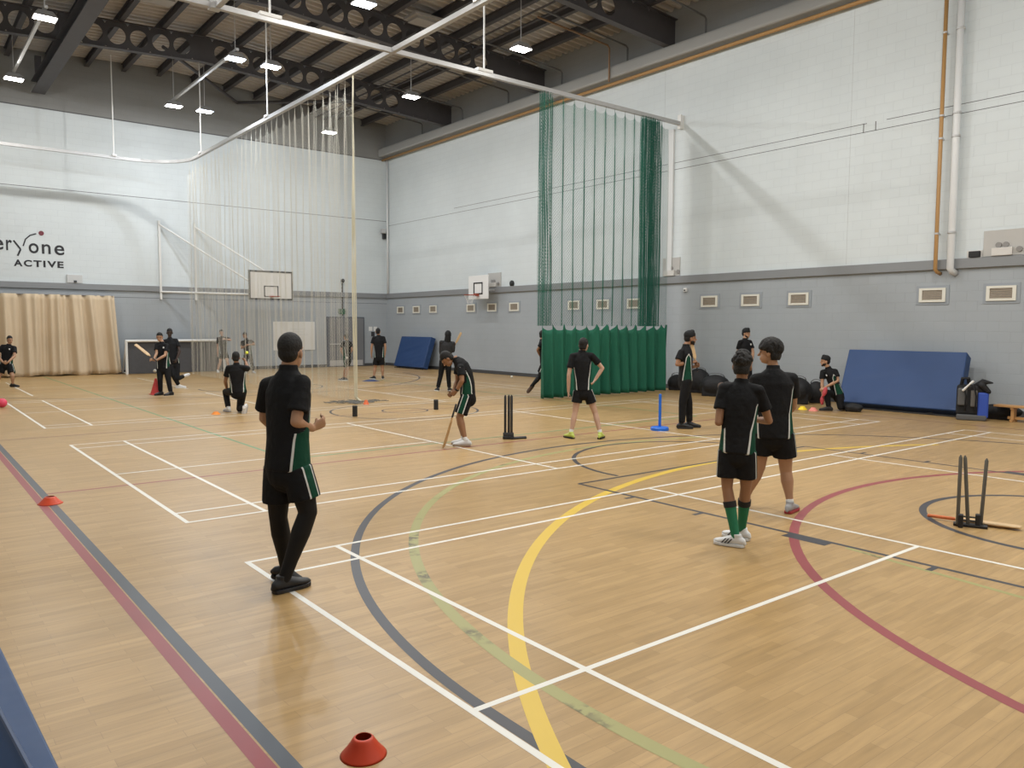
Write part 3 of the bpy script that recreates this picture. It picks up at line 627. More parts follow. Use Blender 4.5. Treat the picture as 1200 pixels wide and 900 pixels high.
for k in list(np.arange(0, 4.85, GP))+list(np.linspace(3.75, 4.5, 34))+list(np.linspace(0, .28, 12)):
    bn = 3.7 < k < 4.55 or k < .3; zz_ = np.linspace(TZ, 1.9, 14); xx = gx0+k+.012*np.sin(zz_*1.9+k*3); yy = TY+(.07*math.sin(k*60) if bn else 0)+.015*np.sin(zz_+k*7)
    pp = np.stack([xx, yy, zz_], 1)
    if bn: A.append(pp[:-1]); B.append(pp[1:])
    else: ob('hanging_cord', MB().loft(list(pp), [.0045]*14, seg=5), mat('net_green_dark', (.006, .06, .04), .7), t, smooth=True)
gb = ob('gathered_net', strands('gathered_net', np.concatenate(A), np.concatenate(B), .0075), NG, t); gb['kind'] = 'stuff'
path = []
for x in np.arange(gx0-.06, 16.06, .022):
    u_ = x-gx0; a = 2*PI*u_/.40+.9*math.sin(u_*2.1); b = 2*PI*u_/.17
    def ph(tz, a=a, b=b, u_=u_): return math.sin(a+.7*tz*math.sin(u_*1.7))+.35*(1-.5*tz)*math.sin(b+tz)
    fr = (u_ % GP)/GP; path.append((V(x, TY-.12, 0), V(0, 1, 0), ph, 1.98-.20*math.sin(PI*fr)**.6*(1 if u_ < 4.7 else .2), .015))
pleats('skirt', path, 2, 0, .10, mat('green_skirt', (.007, .115, .066), .8, var=.1, vscale=2), t, 14, .006)

# ------------------------------------------------------------------ people
def remesh(mb, voxel, it, name):
    me = mb.mesh('tmp'); o = bpy.data.objects.new('tmp', me); COL.objects.link(o)
    m = o.modifiers.new('r', 'REMESH'); m.mode = 'VOXEL'; m.voxel_size = voxel; m.use_smooth_shade = True
    s_ = o.modifiers.new('s', 'SMOOTH'); s_.factor = .5; s_.iterations = it
    dg = bpy.context.evaluated_depsgraph_get(); r = bpy.data.meshes.new_from_object(o.evaluated_get(dg)); r.name = name
    bpy.data.objects.remove(o); bpy.data.meshes.remove(me)
    r.polygons.foreach_set('use_smooth', [True]*len(r.polygons)); r.materials.clear(); return r
def verts(me):
    co = np.empty(len(me.vertices)*3, 'f'); me.vertices.foreach_get('co', co); return co.reshape(-1, 3).astype(float)
def seg_par(p, a, b):
    d = b-a; t_ = np.clip(((p-a)@d)/(d@d), 0, 1); return t_, np.linalg.norm(p-(a+t_[:, None]*d), axis=1)

def make_hand(mb, w_, d, n, side, s, curl):
    d = nz(d); n = nz(n-(n@d)*d); th = np.cross(d, n)*side     # thumb side
    for i in range(2): pass
    mb.loft([w_, w_+d*.03*s, w_+d*.065*s, w_+d*.092*s], [(.026*s, .019*s), (.034*s, .017*s), (.041*s, .0155*s), (.039*s, .013*s)], hint=th, seg=12)
    for k, (o_, L) in enumerate(((.030, .072), (.010, .081), (-.010, .076), (-.029, .060))):
        p = w_+d*(.092-.004*abs(k-1.2))*s+th*o_*s; dd = nz(d+th*o_*1.2); pts = [p-d*.012*s, p]; c = math.radians(curl*(1+.08*k))
        for q_, fr in enumerate((.42, .32, .26)):
            a = c*(.6, 1.0, .8)[q_]; dd = nz(dd*math.cos(a)+nz(np.cross(np.cross(dd, n), dd))*math.sin(a)); n2 = n
            p = p+dd*L*fr*s; pts.append(p)
        mb.loft(pts, [.0098*s, .0098*s, .0092*s, .0085*s, .0072*s], seg=8)
    p = w_+d*.028*s+th*.028*s; t1 = nz(th*.75+d*.75+n*.35); t2 = nz(d*.95+th*.25+n*(.25+curl/90))
    if curl > 45: p = w_+d*.034*s+th*.026*s; t1 = nz(d*.75+n*.75+th*.22); t2 = nz(n*.55-th*.75+d*.35)
    mb.loft([p-th*.012*s, p+t1*.036*s, p+t1*.036*s+t2*.032*s, p+t1*.036*s+t2*.032*s+nz(t2+n*.3)*.024*s], [.014*s, .0115*s, .0105*s, .0085*s], seg=8)

def make_shoe(root, ank, tv, up, s, colr, sole, stripes=None, accent=None):
    tv = nz(tv); up = nz(up-(up@tv)*tv); sd = np.cross(tv, up); h = .085*s; g = ank-up*h
    S = [(-.082, .020, .045), (-.072, .032, .070), (-.03, .038, .098), (.02, .041, .096), (.07, .045, .074), (.115, .048, .058), (.155, .044, .048), (.185, .032, .040), (.198, .016, .030)]
    q = MB(); q.loft([g+tv*a*s+up*(b_h/2+.012)*s for a, w_, b_h in S], [(w_*s, b_h/2*s) for a, w_, b_h in S], hint=sd, seg=16)
    q.loft([g+up*.06*s-tv*.008*s, ank+up*.035*s-tv*.012*s], [(.037*s, .048*s), (.040*s, .047*s)], hint=sd, seg=14, cap='flat')
    sh = ob('shoe', remesh(q, .008, 3, 'shoe'), colr, root)
    q = MB(); n_ = len(S); pr = [(a*1.02, w_*1.10) for a, w_, _ in S]; ol = [(a, w_) for a, w_ in pr]+[(a, -w_) for a, w_ in pr[::-1]]
    q.poly(ol, lambda a, b, dz: g+tv*a*s+sd*b*s+up*dz, .026*s); ob('sole', q, sole, sh, bevel=.004)
    if stripes is not None:
        q = MB()
        for side in (1, -1):
            for k in range(3):
                a = .035+.028*k; c0 = g+tv*(a+.022)*s+sd*side*(.0475-.0005*k)*s+up*.03*s; c1 = g+tv*(a-.012)*s+sd*side*(.040)*s+up*.072*s; e1 = tv*.006*s; e2 = sd*side*.004*s
                q.add([c0-e1-e2, c0+e1-e2, c1+e1-e2, c1-e1-e2, c0-e1+e2, c0+e1+e2, c1+e1+e2, c1-e1+e2], [(0, 1, 2, 3), (7, 6, 5, 4), (0, 4, 5, 1), (2, 6, 7, 3), (1, 5, 6, 2), (0, 3, 7, 4)])
        ob('side_stripe', q, stripes, sh)
    if accent is not None:
        q = MB(); q.loft([g-tv*.083*s+up*.03*s, g-tv*.079*s+up*.055*s], [(.022*s, .010*s)]*2, hint=sd, seg=10); ob('heel_patch', q, accent, sh, smooth=True)
    return sh

def person(label, base, phi, hip, neck, head, arms, legs, top='shirt', bottom='shorts', hair='short', sk='brown', H=1.72, hphi=None, hpitch=0., mid=None, build=1., shoe=(None, None), sock=None,
           vox=.010, hem=.09, leggings=False, kit=True, beard=False, stripes=None, accent=None, short_len=.70, shw=.17, hairmat=None, sleeve=.62, crest=False, yaw_tw=0., depth=None, wrist_band=False):
    fp = flo(*base); zA = depth if depth else depth_of(fp); s = H/1.75; b_ = build
    rx = ray(base[0], base[1]); F0 = nz(V(rx[0], rx[1], 0)); R0 = V(F0[1], -F0[0], 0); UZ = V(0, 0, 1)
    face = lambda p: F0*math.cos(math.radians(p))+R0*math.sin(math.radians(p))
    right = lambda p: R0*math.cos(math.radians(p))-F0*math.sin(math.radians(p))
    def at(px, py, dd=0.): return CAM+ray(px, py)*(zA+dd)
    def at_z(px, z, dd):
        a, b = at(px, 300, dd), at(px, 700, dd); t_ = (z-a[2])/(b[2]-a[2]); return a+(b-a)*t_
    root = thing('person', (fp[0], fp[1], 0), label, 'person')
    hp, nk, hd = at(*hip), at(*neck), at(*head)
    md = at(*mid) if mid else (hp+nk)/2
    def spine(t_): return hp*(1-t_)*(1-2*t_)+md*4*t_*(1-t_)+nk*t_*(2*t_-1)
    U = nz(nk-hp); R = right(phi); R = nz(R-(R@U)*U); F = np.cross(U, R)
    Rs = right(phi+yaw_tw); Rs = nz(Rs-(Rs@U)*U)
    L = np.linalg.norm(nk-hp)
    sh = {1: nk+(Rs*shw-U*.075)*s*1., -1: nk+(-Rs*shw-U*.075)*s}
    Lm = {}
    for sd, k in ((1, 'R'), (-1, 'L')):
        a = arms[k]
        if 's' in a: sh[sd] = at(*a['s'])
        Lm[k] = dict(s=sh[sd], e=at(*a['e']), w=at(*a['w']))
        g = legs[k]; hj = hp+(R*.088*sd-UZ*.03)*s*b_
        if len(g['a']) == 2: an = at_z(g['a'][0], .085*s+.003, g['a'][1])
        else: an = at(*g['a'])
        if np.isscalar(g['t']): tv, up = face(g['t']), UZ
        else:
            tip = at(*g['t']); up = nz(at(*g['k'])-an); tv = nz(tip-an); tv = nz(tv-.0*up); up = nz(up-(up@tv)*tv)
            if 'up' in g: up = nz(np.array(g['up'], float)); up = nz(up-(up@tv)*tv)
        Lm[k].update(h=hj, k=at(*g['k']), a=an, tv=tv, up=up)
    # --- one continuous body
    bd = MB()
    ts = [0, .25, .5, .75, .92, 1.0]; rr = [(.150, .10), (.135, .092), (.140, .093), (.140, .085), (.080, .060), (.050, .050)]
    bd.loft([spine(t_) for t_ in ts], [(a*s*b_, c*s*b_) for a, c in rr], hint=R, seg=18)
    bd.ell(hp-UZ*.02*s, (.155*s*b_, .105*s*b_, .11*s), (R, F, U))
    hf = face(hphi if hphi is not None else phi); hu = nz(UZ*math.cos(math.radians(hpitch))+hf*math.sin(math.radians(-hpitch))*-1*-1) if False else None
    pr_ = math.radians(hpitch); hF = nz(hf*math.cos(pr_)+UZ*math.sin(pr_)); hR = nz(np.cross(hF, UZ)); hU = np.cross(hR, hF); fr = (hR, hF, hU)
    hs = s*1.0
    bd.loft([nk-U*.05*s, nk+U*.02*s, hd-hU*.05*hs-hF*.015*hs], [.058*s, .052*s, .05*s], seg=14)
    bd.ell(hd+hU*.020*hs-hF*.008*hs, (.074*hs, .095*hs, .098*hs), fr, 14, 18); bd.ell(hd+hF*.030*hs-hU*.050*hs, (.058*hs, .060*hs, .066*hs), fr, 12, 16)
    bd.ell(hd+hF*.062*hs-hU*.088*hs, (.026*hs, .022*hs, .020*hs), fr)
    bd.loft([hd+hF*.082*hs+hU*.020*hs, hd+hF*.098*hs-hU*.012*hs, hd+hF*.108*hs-hU*.026*hs], [.009*hs, .011*hs, .015*hs], seg=8)
    bd.loft([hd+hF*.084*hs+hU*.030*hs-hR*.04*hs, hd+hF*.090*hs+hU*.026*hs, hd+hF*.084*hs+hU*.030*hs+hR*.04*hs], [.010*hs]*3, seg=8)
    bd.ell(hd+hF*.088*hs-hU*.060*hs, (.024*hs, .010*hs, .007*hs), fr); bd.ell(hd+hF*.086*hs-hU*.070*hs, (.020*hs, .010*hs, .008*hs), fr)
    for sd in (1, -1): bd.ell(hd+hR*sd*.077*hs-hU*.012*hs-hF*.004*hs, (.012*hs, .020*hs, .032*hs), (hR, nz(hF-hR*sd*.4), hU))
    for sd, k in ((1, 'R'), (-1, 'L')):
        m_ = Lm[k]; S_, E_, W_ = m_['s'], m_['e'], m_['w']; a = arms[k]
        bd.loft([S_, S_+(E_-S_)*.45, E_], [.050*s*b_, .046*s*b_, .037*s*b_], seg=14); bd.loft([E_, E_+(W_-E_)*.3, W_], [.038*s*b_, .039*s*b_, .026*s], seg=14)
        hdv = nz(at(*a['h'])-W_) if 'h' in a else nz(W_-E_); n = (spine(.3)-W_) if 'n' not in a else (at(*a['n'])-W_)
        n = n-(n@hdv)*hdv; n = n if np.linalg.norm(n) > .02 else F
        make_hand(bd, W_, hdv, n, sd, s, a.get('c', 22))
        H_, K_, A_ = m_['h'], m_['k'], m_['a']
        bd.loft([H_, H_+(K_-H_)*.4, K_], [.082*s*b_, .074*s*b_, .053*s*b_], seg=16); bd.loft([K_, K_+(A_-K_)*.3, K_+(A_-K_)*.7, A_], [.052*s*b_, .056*s*b_, .040*s, .033*s], seg=14)
        bd.loft([A_, A_+m_['tv']*.06*s-m_['up']*.035*s, A_+m_['tv']*.15*s-m_['up']*.055*s], [.030*s, .026*s, .016*s], seg=10)
    ob('body', remesh(bd, vox*.72, 3, 'body'), SK[sk], root)
    cm = KIT if kit else CLOTH
    # --- upper clothing
    q = MB(); hs_ = -hem*s/L
    ts = [hs_, 0, .25, .5, .74, .88, .97]; rr = [(.178, .128), (.172, .124), (.160, .114), (.168, .118), (.176, .116), (.130, .095), (.072, .07)]
    q.loft([spine(t_) if t_ >= 0 else hp+(hp-spine(.15))/.15*(-t_) for t_ in ts], [(a*s*b_, c*s*b_) for a, c in rr], hint=R, seg=22, cap='flat')
    q.loft([sh[-1], (sh[-1]+sh[1])/2+U*.018*s, sh[1]], [.058*s*b_, .064*s*b_, .058*s*b_], seg=14)
    if top == 'shirt':
        q.loft([nk-U*.03*s, nk+U*.028*s], [(.070*s, .068*s), (.064*s, .062*s)], hint=R, seg=16, cap='flat')
    for k in 'RL':
        m_ = Lm[k]; S_, E_, W_ = m_['s'], m_['e'], m_['w']
        if top == 'shirt': q.loft([S_, S_+(E_-S_)*.3, S_+(E_-S_)*sleeve], [.058*s*b_, .064*s*b_, .071*s*b_], seg=16, cap='flat'); q.ell(S_, (.058*s*b_,)*3)
        else:
            q.loft([S_, S_+(E_-S_)*.5, E_], [.066*s, .06*s, .055*s], seg=14); q.loft([E_, W_+(E_-W_)*.06], [.054*s, .042*s], seg=14)
    sm = remesh(q, vox, 4, 'shirt'); co = verts(sm)
    pan = np.full(len(co), -1.)
    if kit:
        tt = np.clip(((co-hp)@U)/L, -.2, 1.05); sp = np.stack([spine(max(0, a)) if a >= 0 else hp+U*L*a for a in tt]) if len(co) < 200000 else hp+tt[:, None]*U*L
        bq = (co-sp)@F; aq = (co-sp)@R; dmin = np.full(len(co), 9.)
        arm_near = np.zeros(len(co), bool)
        for k in 'RL':
            t_, d_ = seg_par(co, Lm[k]['s'], Lm[k]['e']); near = (d_ < .088*s*b_) & (t_ > .22) & (np.abs(aq) > .12*s) if np.linalg.norm(Lm[k]['e']-spine(.5)) > 0 else False
            outward = np.abs(aq) > .195*s*b_
            arm_near |= (near & outward) | ((d_ < .080*s*b_) & (t_ > .04) & (np.abs(aq) > .158*s*b_)) | ((d_ < .075*s*b_) & (t_ > .3))
        wd = (.038+.048*np.clip(1-tt/.66, 0, 1.2))*s
        pan = np.minimum(wd-np.abs(bq), (.74-tt)*L*.5-np.abs(bq)*.8); pan[np.abs(aq) < .07*s] = -1; pan[arm_near] = -1
    at_ = sm.attributes.new('panel', 'FLOAT', 'POINT'); at_.data.foreach_set('value', pan.astype('f'))
    so = ob('shirt' if top == 'shirt' else 'hooded_top', sm, cm if top == 'shirt' else mat('hoodie_cloth', (.020, .020, .022), .85, bump=.5, bscale=9), root)
    if crest:
        c = spine(.78)+F*.123*s*b_+R*-.075*s; q = MB(); q.ell(c, (.022*s, .012*s, .026*s), (R, F, U)); ob('crest', q, WHT, so, smooth=True)
    # --- lower clothing
    q = MB(); q.loft([spine(.16), hp, hp-U*.06*s-UZ*.03*s], [(.150*s*b_, .108*s*b_), (.166*s*b_, .122*s*b_), (.16*s*b_, .12*s*b_)], hint=R, seg=20)
    for k in 'RL':
        m_ = Lm[k]; H_, K_, A_ = m_['h'], m_['k'], m_['a']
        if bottom == 'shorts': q.loft([H_, H_+(K_-H_)*.35, H_+(K_-H_)*short_len], [.096*s*b_, .102*s*b_, .106*s*b_], seg=18, cap='flat')
        else:
            q.loft([H_, H_+(K_-H_)*.5, K_], [.095*s*b_, .086*s*b_, .072*s*b_], seg=16); q.loft([K_, K_+(A_-K_)*.4, K_+(A_-K_)*.93], [.070*s*b_, .066*s*b_, .058*s], seg=16, cap='flat')
    pm = remesh(q, vox, 4, 'shorts'); co = verts(pm); pan = np.full(len(co), -1.)
    if kit and bottom == 'shorts':
        for k, sd in (('R', 1), ('L', -1)):
            H_, K_ = Lm[k]['h'], Lm[k]['k']; t_, d_ = seg_par(co, H_, K_); ax = H_+t_[:, None]*(K_-H_); rel = co-ax; ok = ((rel@R)*sd > .02*s) & (((co-hp)@R)*sd > 0)
            pan = np.where(ok, .036*s-np.abs(rel@F), pan)
    at_ = pm.attributes.new('panel', 'FLOAT', 'POINT'); at_.data.foreach_set('value', pan.astype('f'))
    ob('shorts' if bottom == 'shorts' else 'trousers', pm, cm if bottom == 'shorts' else CLOTH, root)
    if leggings:
        q = MB()
        for k in 'RL':
            m_ = Lm[k]; H_, K_, A_ = m_['h'], m_['k'], m_['a']; q.loft([H_+(K_-H_)*.3, K_], [.088*s*b_, .061*s*b_], seg=16); q.loft([K_, K_+(A_-K_)*.3, K_+(A_-K_)*.7, A_], [.060*s*b_, .064*s*b_, .049*s, .043*s], seg=16)
        ob('leggings', remesh(q, vox*.9, 3, 'leggings'), TIGHT, root)
    for k in 'RL':
        m_ = Lm[k]; A_, K_ = m_['a'], m_['k']
        if sock:
            fr_, sm_, cuff = sock; q = MB(); q.loft([A_-m_['up']*.03*s, A_, A_+(K_-A_)*.3, A_+(K_-A_)*fr_] if fr_ > .35 else [A_-m_['up']*.03*s, A_, A_+(K_-A_)*fr_], [.038*s, .038*s, .047*s*b_, .060*s*b_] if fr_ > .35 else [.038*s, .038*s, .039*s], seg=16, cap='flat')
            so_ = ob('sock', remesh(q, vox*.8, 2, 'sock'), sm_, root)
            if cuff: q = MB(); q.loft([A_+(K_-A_)*(fr_-.12), A_+(K_-A_)*fr_], [.062*s*b_, .0635*s*b_], seg=18, cap='flat'); ob('sock_cuff', q, cuff, so_, smooth=False)
        make_shoe(root, A_, m_['tv'], m_['up'], s, shoe[0] or BLK, shoe[1] or BLK, stripes, accent)
    # --- hair or head cloth
    q = MB(); hm = hairmat or HAIR
    C = hd+hU*.026*hs-hF*.014*hs
    if hair == 'short':
        q.ell(C+hU*.012*hs, (.079*hs, .098*hs, .097*hs), fr, 14, 18); q.ell(hd-hF*.045*hs-hU*.02*hs, (.068*hs, .060*hs, .075*hs), fr)
    elif hair == 'crop':
        q.ell(C+hU*.022*hs, (.078*hs, .098*hs, .090*hs), fr, 14, 18); q.ell(hd-hF*.04*hs+hU*.0*hs, (.068*hs, .064*hs, .07*hs), fr)
    elif hair == 'mop':
        q.ell(C+hU*.018*hs+hF*.004*hs, (.092*hs, .112*hs, .104*hs), fr, 14, 18); q.ell(hd-hF*.045*hs-hU*.02*hs, (.080*hs, .068*hs, .085*hs), fr)
        q.loft([hd+hF*.062*hs+hU*.050*hs-hR*.058*hs, hd+hF*.082*hs+hU*.052*hs, hd+hF*.062*hs+hU*.050*hs+hR*.058*hs], [.024*hs]*3, seg=10)
        for _ in range(150):
            a, e_ = rng.uniform(0, 2*PI), rng.uniform(-.35, 1.45); dr = hR*math.cos(a)*math.cos(e_)+hF*math.sin(a)*math.cos(e_)+hU*math.sin(e_); p0 = C+hU*.018*hs+(hR*.091*(dr@hR)+hF*.111*(dr@hF)+hU*.103*(dr@hU))*hs
            tn = nz(-hU+hR*rng.uniform(-.4, .4)+hF*rng.uniform(-.3, .5)); tn = nz(tn-(tn@dr)*dr); q.loft([p0-tn*.03*hs, p0+dr*.004*hs, p0+tn*.035*hs], [.006*hs, .010*hs, .004*hs], seg=6)
    elif hair == 'curly':
        q.ell(C+hU*.018*hs, (.084*hs, .102*hs, .100*hs), fr, 14, 18); q.ell(hd-hF*.045*hs-hU*.025*hs, (.074*hs, .064*hs, .085*hs), fr)
        for _ in range(110):
            a, e_ = rng.uniform(0, 2*PI), rng.uniform(-.1, 1.5); q.ell(C+hU*.018*hs+(hR*.083*math.cos(a)*math.cos(e_)+hF*.1*math.sin(a)*math.cos(e_)+hU*.1*math.sin(e_))*hs, (rng.uniform(.010, .019)*hs,)*3, None, 6, 8)
    elif hair == 'turban':
        q.ell(C+hU*.034*hs, (.086*hs, .106*hs, .088*hs), fr, 14, 18); q.ell(hd-hF*.05*hs+hU*.0*hs, (.076*hs, .064*hs, .075*hs), fr); q.ell(hd+hU*.125*hs+hF*.03*hs, (.045*hs, .045*hs, .032*hs), fr)
    elif hair == 'hood':
        q.ell(hd-hF*.012*hs+hU*.012*hs, (.095*hs, .110*hs, .125*hs), fr, 14, 18); q.loft([nk-U*.02*s, hd-hF*.03*hs-hU*.04*hs], [.10*s, .088*s], seg=14)
    hname = {'turban': 'turban', 'hood': 'hood', 'cap': 'cap'}.get(hair, 'hair')
    ho = ob(hname, remesh(q, .006 if hair in ('curly', 'mop') else vox*.8, 2 if hair in ('curly', 'mop') else 3, hname), TURB if hair in ('turban', 'hood') else hm, root)
    # cut the hair back from the face
    if hair in ('short', 'crop', 'curly', 'mop', 'turban'):
        import bmesh
        me = ho.data; bm = bmesh.new(); bm.from_mesh(me); off = np.array(root.location); lim = {'short': .055, 'crop': .05, 'curly': .055, 'mop': .03, 'turban': .045}[hair]
        kill = []
        for v_ in bm.verts:
            p = np.array(v_.co)+off-hd; a, h_ = (p@hF)/hs, (p@hU)/hs
            if (a > .02 and h_ < lim-.25*(.09-a)*(a < .09)) or (a > -.02 and h_ < -.005) or h_ < -.075: kill.append(v_)
        bmesh.ops.delete(bm, geom=kill, context='VERTS'); bm.to_mesh(me); bm.free()
        so2 = ho.modifiers.new('thick', 'SOLIDIFY'); so2.thickness = .006*hs; so2.offset = -.2
    for sd in (1, -1):
        q = MB(); q.ell(hd+hF*.082*hs+hR*sd*.031*hs+hU*.006*hs, (.013*hs, .009*hs, .006*hs), fr); ob('eye', q, mat('eye_dark', (.02, .015, .012), .3), root, smooth=True)
    if beard:
        q = MB(); q.ell(hd+hF*.028*hs-hU*.060*hs, (.0625*hs, .058*hs, .052*hs), fr); q.ell(hd+hF*.060*hs-hU*.100*hs, (.03*hs, .026*hs, .020*hs), fr); ob('beard', remesh(q, .006, 2, 'beard'), HAIR, root)
    if wrist_band:
        m_ = Lm['L']; q = MB(); q.loft([m_['w']+(m_['e']-m_['w'])*.10, m_['w']+(m_['e']-m_['w'])*.22], [.034*s, .036*s], seg=14, cap='flat'); ob('wristband', q, BLK, root)
    root['h'] = 0; del root['h']
    return dict(root=root, at=at, L=Lm)

WSHOE = mat('shoe_white', (.70, .70, .70), .45); GSOLE = mat('sole_gum', (.30, .22, .15), .6); WSOLE = mat('sole_white', (.68, .68, .66), .5)
LIME = mat('shoe_lime', (.50, .60, .12), .5); GRED = mat('shoe_red', (.35, .03, .04), .5); GREYS = mat('shoe_grey', (.35, .35, .36), .5); BRN = mat('shoe_brown', (.10, .06, .045), .6)
WSOCK = mat('sock_white', (.70, .70, .69), .8); GSOCK = mat('sock_green', (.012, .16, .075), .8); KSOCK = mat('sock_black', (.012, .012, .013), .8)
BSHOE = mat('shoe_black', (.012, .012, .014), .45)
_only = None
def want(k): return _only is None or k in _only
PE = {}
if want(1): PE[1] = person('person walking right in black and green kit with black leggings, nearest of all', (335, 692), 48, (337, 541), (338, 432, -.02), (341, 413, -.02),
    dict(R=dict(s=(354, 449, -.08), e=(347, 494, -.14), w=(366, 502, .02), h=(377, 496, .06), c=70), L=dict(s=(314, 452, .12), e=(310, 490, .20), w=(326, 504, .34), c=60)),
    dict(R=dict(k=(361, 600, -.02), a=(333, -.03), t=58), L=dict(k=(326, 606, .10), a=(336, 678-10, .24), t=(358, 676, .28))),
    leggings=True, hair='crop', sk='tan', H=1.80, hphi=28, shoe=(BSHOE, BSHOE), vox=.008, hem=.055, short_len=.70, build=1.04, sleeve=.74)
if want(2): PE[2] = person('short person seen from behind in green football socks and white striped shoes', (862, 640), 4, (864, 524), (869, 447), (870, 429),
    dict(L=dict(e=(842, 495, 0), w=(851, 489, .22), c=55), R=dict(e=(901, 493, .02), w=(886, 492, .20), h=(878, 490, .27), c=55)),
    dict(L=dict(k=(852, 571, .03), a=(862, -.02), t=-72), R=dict(k=(874, 571, .03), a=(869, .20), t=-60)),
    hair='curly', sk='brown', H=1.62, hphi=10, shoe=(WSHOE, WSHOE), stripes=BLK, sock=(.72, GSOCK, KSOCK), vox=.0085, hem=.06, short_len=.74, shw=.155, build=.95)
if want(3): PE[3] = person('taller person looking left, standing beside the short one in green football socks', (926, 601), -4, (906, 503), (906, 431), (902, 413),
    dict(R=dict(s=(928, 444, 0), e=(929, 476, .13), w=(914, 492, .27), c=60), L=dict(s=(886, 445, .02), e=(884, 480, .04), w=(893, 496, .22), c=50)),
    dict(R=dict(k=(921, 552, .04), a=(926, .0), t=18), L=dict(k=(890, 547, .10), a=(873, .22), t=-5)),
    hair='mop', sk='tan', H=1.76, hphi=-82, shoe=(GREYS, GRED), accent=GRED, sock=(.16, WSOCK, None), vox=.0085, hem=.09, short_len=.62, build=1.12)
if want(4): PE[4] = person('person bending forward over his hands with a bat against his leg', (541, 522), -82, (548, 462), (534, 421), (524, 420.5, -.02),
    dict(L=dict(s=(540, 431, -.16), e=(541.5, 446, -.20), w=(534.5, 458.5, -.12), h=(528, 464, -.05), c=40), R=dict(s=(537, 427, .14), e=(536, 446, .16), w=(531, 460, .06), h=(526, 464, 0), c=40)),
    dict(L=dict(k=(539, 489, -.10), a=(545.5, -.09), t=-85), R=dict(k=(538, 489, .10), a=(543.5, .10), t=-80)),
    mid=(545.5, 438), hair='short', sk='brown', H=1.72, hphi=-95, hpitch=-55, shoe=(WSHOE, GSOLE), sock=(.17, WSOCK, None), hem=.0, short_len=.84, wrist_band=True, vox=.009)
if want(5): PE[5] = person('person seen from behind, hand on hip, wearing lime shoes by the green net', (685, 514), 2, (683, 456), (682, 412), (684, 404.5),
    dict(L=dict(e=(666.5, 440, 0), w=(666.3, 459, .05), c=30), R=dict(e=(706, 431.5, .03), w=(697.5, 445, .02), h=(694, 450, -.02), c=30)),
    dict(L=dict(k=(674, 483, .03), a=(669, 0), t=-35), R=dict(k=(697.5, 484, .03), a=(703.5, -.02), t=15)),
    hair='short', sk='light', H=1.68, hphi=22, shoe=(LIME, BLK), sock=(.2, WSOCK, None), hem=.02, short_len=.55, vox=.009, build=.92)
if want(6): PE[6] = person('person in black turban and trousers holding a bat upright before his face', (803, 502), 72, (803, 445), (804, 405), (809, 396.5),
    dict(R=dict(s=(798, 413, -.12), e=(793.5, 427, -.16), w=(811, 424.5, -.02), h=(816, 423, .02), c=70), L=dict(s=(806, 412, .14), e=(805, 428, .18), w=(813, 430, .06), h=(818, 428, .04), c=70)),
    dict(R=dict(k=(800, 472, -.08), a=(799, -.06), t=80), L=dict(k=(807, 472, .10), a=(808, .14), t=85)),
    hair='turban', sk='brown', H=1.80, hphi=75, bottom='trousers', shoe=(BSHOE, BSHOE), hem=.02, vox=.009, beard=True)
if want(7): PE[7] = person('person in black turban and polo shirt standing by the right wall behind the two boys', (873, 468), 135, (874, 427), (873, 397.5), (874.5, 391),
    dict(R=dict(e=(864.5, 414, .02), w=(866, 426, -.05), c=30), L=dict(e=(882.5, 413, 0), w=(881, 425, -.1), c=30)),
    dict(R=dict(k=(870, 447, -.02), a=(869, 0), t=150), L=dict(k=(878, 447, -.02), a=(878, 0), t=120)),
    hair='turban', sk='tan', H=1.80, hphi=120, bottom='trousers', hem=.05, kit=False, beard=True, crest=True, hpitch=-8)
if want(8): PE[8] = person('person in black turban kneeling by the large blue mat holding red gloves', (970, 481), -112, (982, 462), (970.5, 431), (967, 423.5),
    dict(L=dict(s=(979, 435, -.08), e=(982, 446, -.14), w=(967, 454, -.12), c=50), R=dict(s=(964, 436, .08), e=(963.5, 449, .05), w=(964, 462, -.02), h=(963, 468, -.02), c=55)),
    dict(R=dict(k=(969, 460, -.12), a=(971, -.1), t=-95), L=dict(k=(985, 477, -.15), a=(990, 476.5, .2), t=(992, 481, .22), up=(.5, .2, .4))),
    hair='turban', sk='tan', H=1.72, hphi=-108, bottom='trousers', kit=True, hem=.0, beard=True, crest=True)
if want(9): PE[9] = person('person in dark hooded top and trousers carrying a bat on the right shoulder', (520, 458.5), 2, (522, 422.5), (524.5, 399), (525, 392.5),
    dict(R=dict(e=(531, 411, .02), w=(532, 406.5, .2), h=(533, 404, .22), c=75), L=dict(e=(516.5, 411.5, .03), w=(518, 421, .15), c=40)),
    dict(L=dict(k=(516.5, 439.5, .04), a=(513, 0), t=-20), R=dict(k=(525.5, 439.5, .04), a=(526.5, .05), t=20)),
    top='hoodie', hair='hood', sk='brown', H=1.76, bottom='trousers', shoe=(BSHOE, WSOLE), sock=(.14, WSOCK, None), kit=False, hem=.04)
if want(10): PE[10] = person('person in shorts seen from behind standing near the back right corner', (441, 444.5), 8, (444.3, 418), (443.6, 393.5), (443, 388.8),
    dict(L=dict(e=(435.6, 406.5, .0), w=(435.3, 415.5, .05), c=30), R=dict(e=(451.6, 406.5, 0), w=(451, 415.5, .05), c=30)),
    dict(L=dict(k=(439.5, 431, .04), a=(438, 0), t=-45), R=dict(k=(448, 431, .04), a=(448.5, .05), t=5)),
    hair='short', sk='tan', H=1.78, shoe=(BSHOE, WSOLE), hem=.03, short_len=.72, build=1.05)
